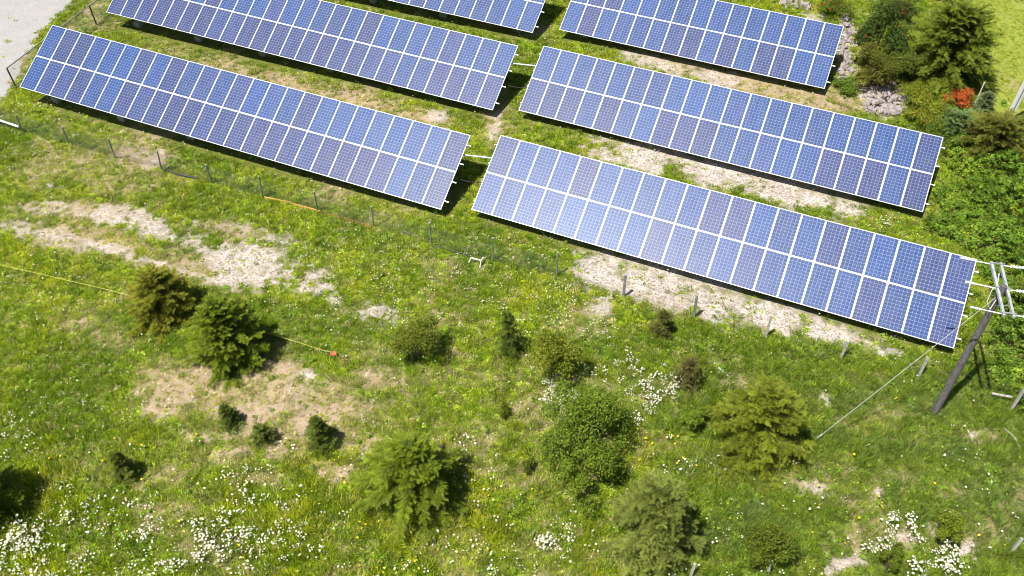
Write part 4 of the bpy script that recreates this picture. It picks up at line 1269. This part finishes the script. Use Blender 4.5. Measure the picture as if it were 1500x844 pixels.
m.tube([g0, g0 + (sp_ - g0) * .05], .03, 6)
tag(m.build('stay_wire', M_STAY), 'taut pale stay wire running from the utility pole down into the grass', 'wire')

# white pole at the top right edge: two flanges with a groove between them
wb = gat(1474, 181)
m = MB()
hv = 9.0
for sg in (-1, 1):
    m.box((sg * .085, 0, hv / 2 - .1), (.075, .22, hv + .2))
m.box((0, 0, hv / 2 - .1), (.096, .09, hv + .2), None, 1)
o = m.build('white_pole', [M_WHITEPAINT, M_STEELPOST])
o.location = wb
o.rotation_euler = (0, 0, math.atan2(RM[0][1], RM[0][0]))
tag(o, 'white grooved pole standing on the lawn at the right edge', 'pole')
m = MB()
p = gat(1429, 151)
m.tube([p - np.array([0, 0, .1]), at(1442, 121, 1.55)], .035, 6)
tag(m.build('stake', M_WHITEPAINT), 'thin white stake beside the red leaved shrub', 'stake')

# ------------------------------------------------------------------ loose things in the meadow
m = MB()
m.bar(gat(388, 291, .06), gat(428, 299, .06), .05, .12)
m.bar(gat(427, 299.5, .06), gat(470, 311.5, .06), .05, .11)
tag(m.build('plank', M_YELLOWWOOD), 'yellow plank lying along the foot of the wire fence', 'plank')
m = MB()
m.bar(gat(472, 312.5, .05), gat(546, 334, .05), .05, .10)
tag(m.build('plank', M_BROWNPLANK), 'rust brown plank continuing the yellow one at the fence foot', 'plank')
m = MB()
m.tube([gat(238, 249, .07), gat(262, 257, .06), gat(292, 263.5, .06)], .06, 8)
tag(m.build('hose', M_HOSE), 'black hose lying at the fence foot in front of the left front array', 'hose')
m = MB()
m.tube([gat(628, 360, .06), gat(655, 366, .05), gat(690, 377, .06)], .035, 8)
tag(m.build('hose', M_HOSE), 'short black hose lying left of the bent white pipe', 'hose')
m = MB()
m.tube([gat(-40, 171, .45), gat(8, 186.5, .4), gat(31, 193.5, .35)], .06, 8)
tag(m.build('white_pipe', M_WHITEPAINT), 'white pipe ending at a fence post at the left edge', 'pipe')
m = MB()
m.tube([gat(686, 386, .0), gat(690.5, 384, .28), gat(705, 388, .28), gat(703, 392, .0)], .03, 8)
m.tube([gat(705, 388, .28), gat(708, 383, .25)], .03, 8)
tag(m.build('bent_pipe', M_WHITEPAINT), 'bent white pipe bracket by the foot of the fence', 'pipe')
rp = [(-30, 386), (10, 396), (60, 407), (110, 418), (172, 434), (240, 452), (300, 468), (360, 484), (405, 498), (440, 508), (470, 517), (486, 521)]
m = MB()
m.tube([gat(a, b_, .27 + .05 * math.sin(a * .05)) for a, b_ in rp], .0105, 6)
tag(m.build('rope', M_ROPE), 'yellow rope stretched low across the meadow behind the two conifers', 'rope')
m = MB()
p = gat(489, 522)
r = np.random.default_rng(3)
for k in range(7):
    a = k * .9
    d = np.array([math.cos(a), math.sin(a), .35]) * .13
    s = np.array([-math.sin(a), math.cos(a), .2]) * .045
    c = np.array([0, 0, .12])
    m.add([c - s, c + s, c + d + s * .8, c + d - s * .8, c - s + (0, 0, .012), c + s + (0, 0, .012), c + d + s * .8 + (0, 0, .012), c + d - s * .8 + (0, 0, .012)],
          [(0, 3, 2, 1), (4, 5, 6, 7), (0, 1, 5, 4), (1, 2, 6, 5), (2, 3, 7, 6), (3, 0, 4, 7)])
m.tube([np.array([0, 0, -.1]), np.array([0, 0, .16])], .02, 6)
o = m.build('marker_flag', M_ORANGE)
o.location = p
tag(o, 'crumpled orange marker cloth at the end of the yellow rope', 'marker')
m = MB()
m.bar(at(1453, 576.5, .55), at(1482, 582, .45), .09, .05)
tag(m.build('plank', M_PALEWOOD), 'bleached plank nailed to the last fence post at the right edge', 'plank')
for (b_, t_, lab) in (((1011, 846), (1018, 826), 'weathered stake at the bottom edge below the shaggy conifer'), ((1124, 842), (1130, 822), 'weathered stake at the bottom edge in the bushy dark shrub'), ((1480, 810), (1497, 789), 'weathered leaning stake near the bottom right corner')):
    m = MB()
    p = gat(*b_)
    m.bar(p - np.array([0, 0, .1]), at(t_[0], t_[1], 1.0), .09, .09)
    tag(m.build('stake', M_PALEWOOD), lab, 'stake', 'stakes along the bottom edge')
m = MB()
m.tube([gat(1470, 628, .05), gat(1483, 642, .12), gat(1494, 658, .06)], .02, 6)
m.tube([gat(1483, 642, .12), gat(1499, 654, .08)], .012, 6)
tag(m.build('dead_branch', M_PALEWOOD), 'pale dead branch lying at the edge of the brambles', 'branch')
m = MB()
m.bar(gat(1052, 540, .06), gat(1066, 552, .05), .08, .05)
tag(m.build('driftwood', M_PALEWOOD), 'short pale piece of wood in the grass right of the brownish seedling', 'wood')
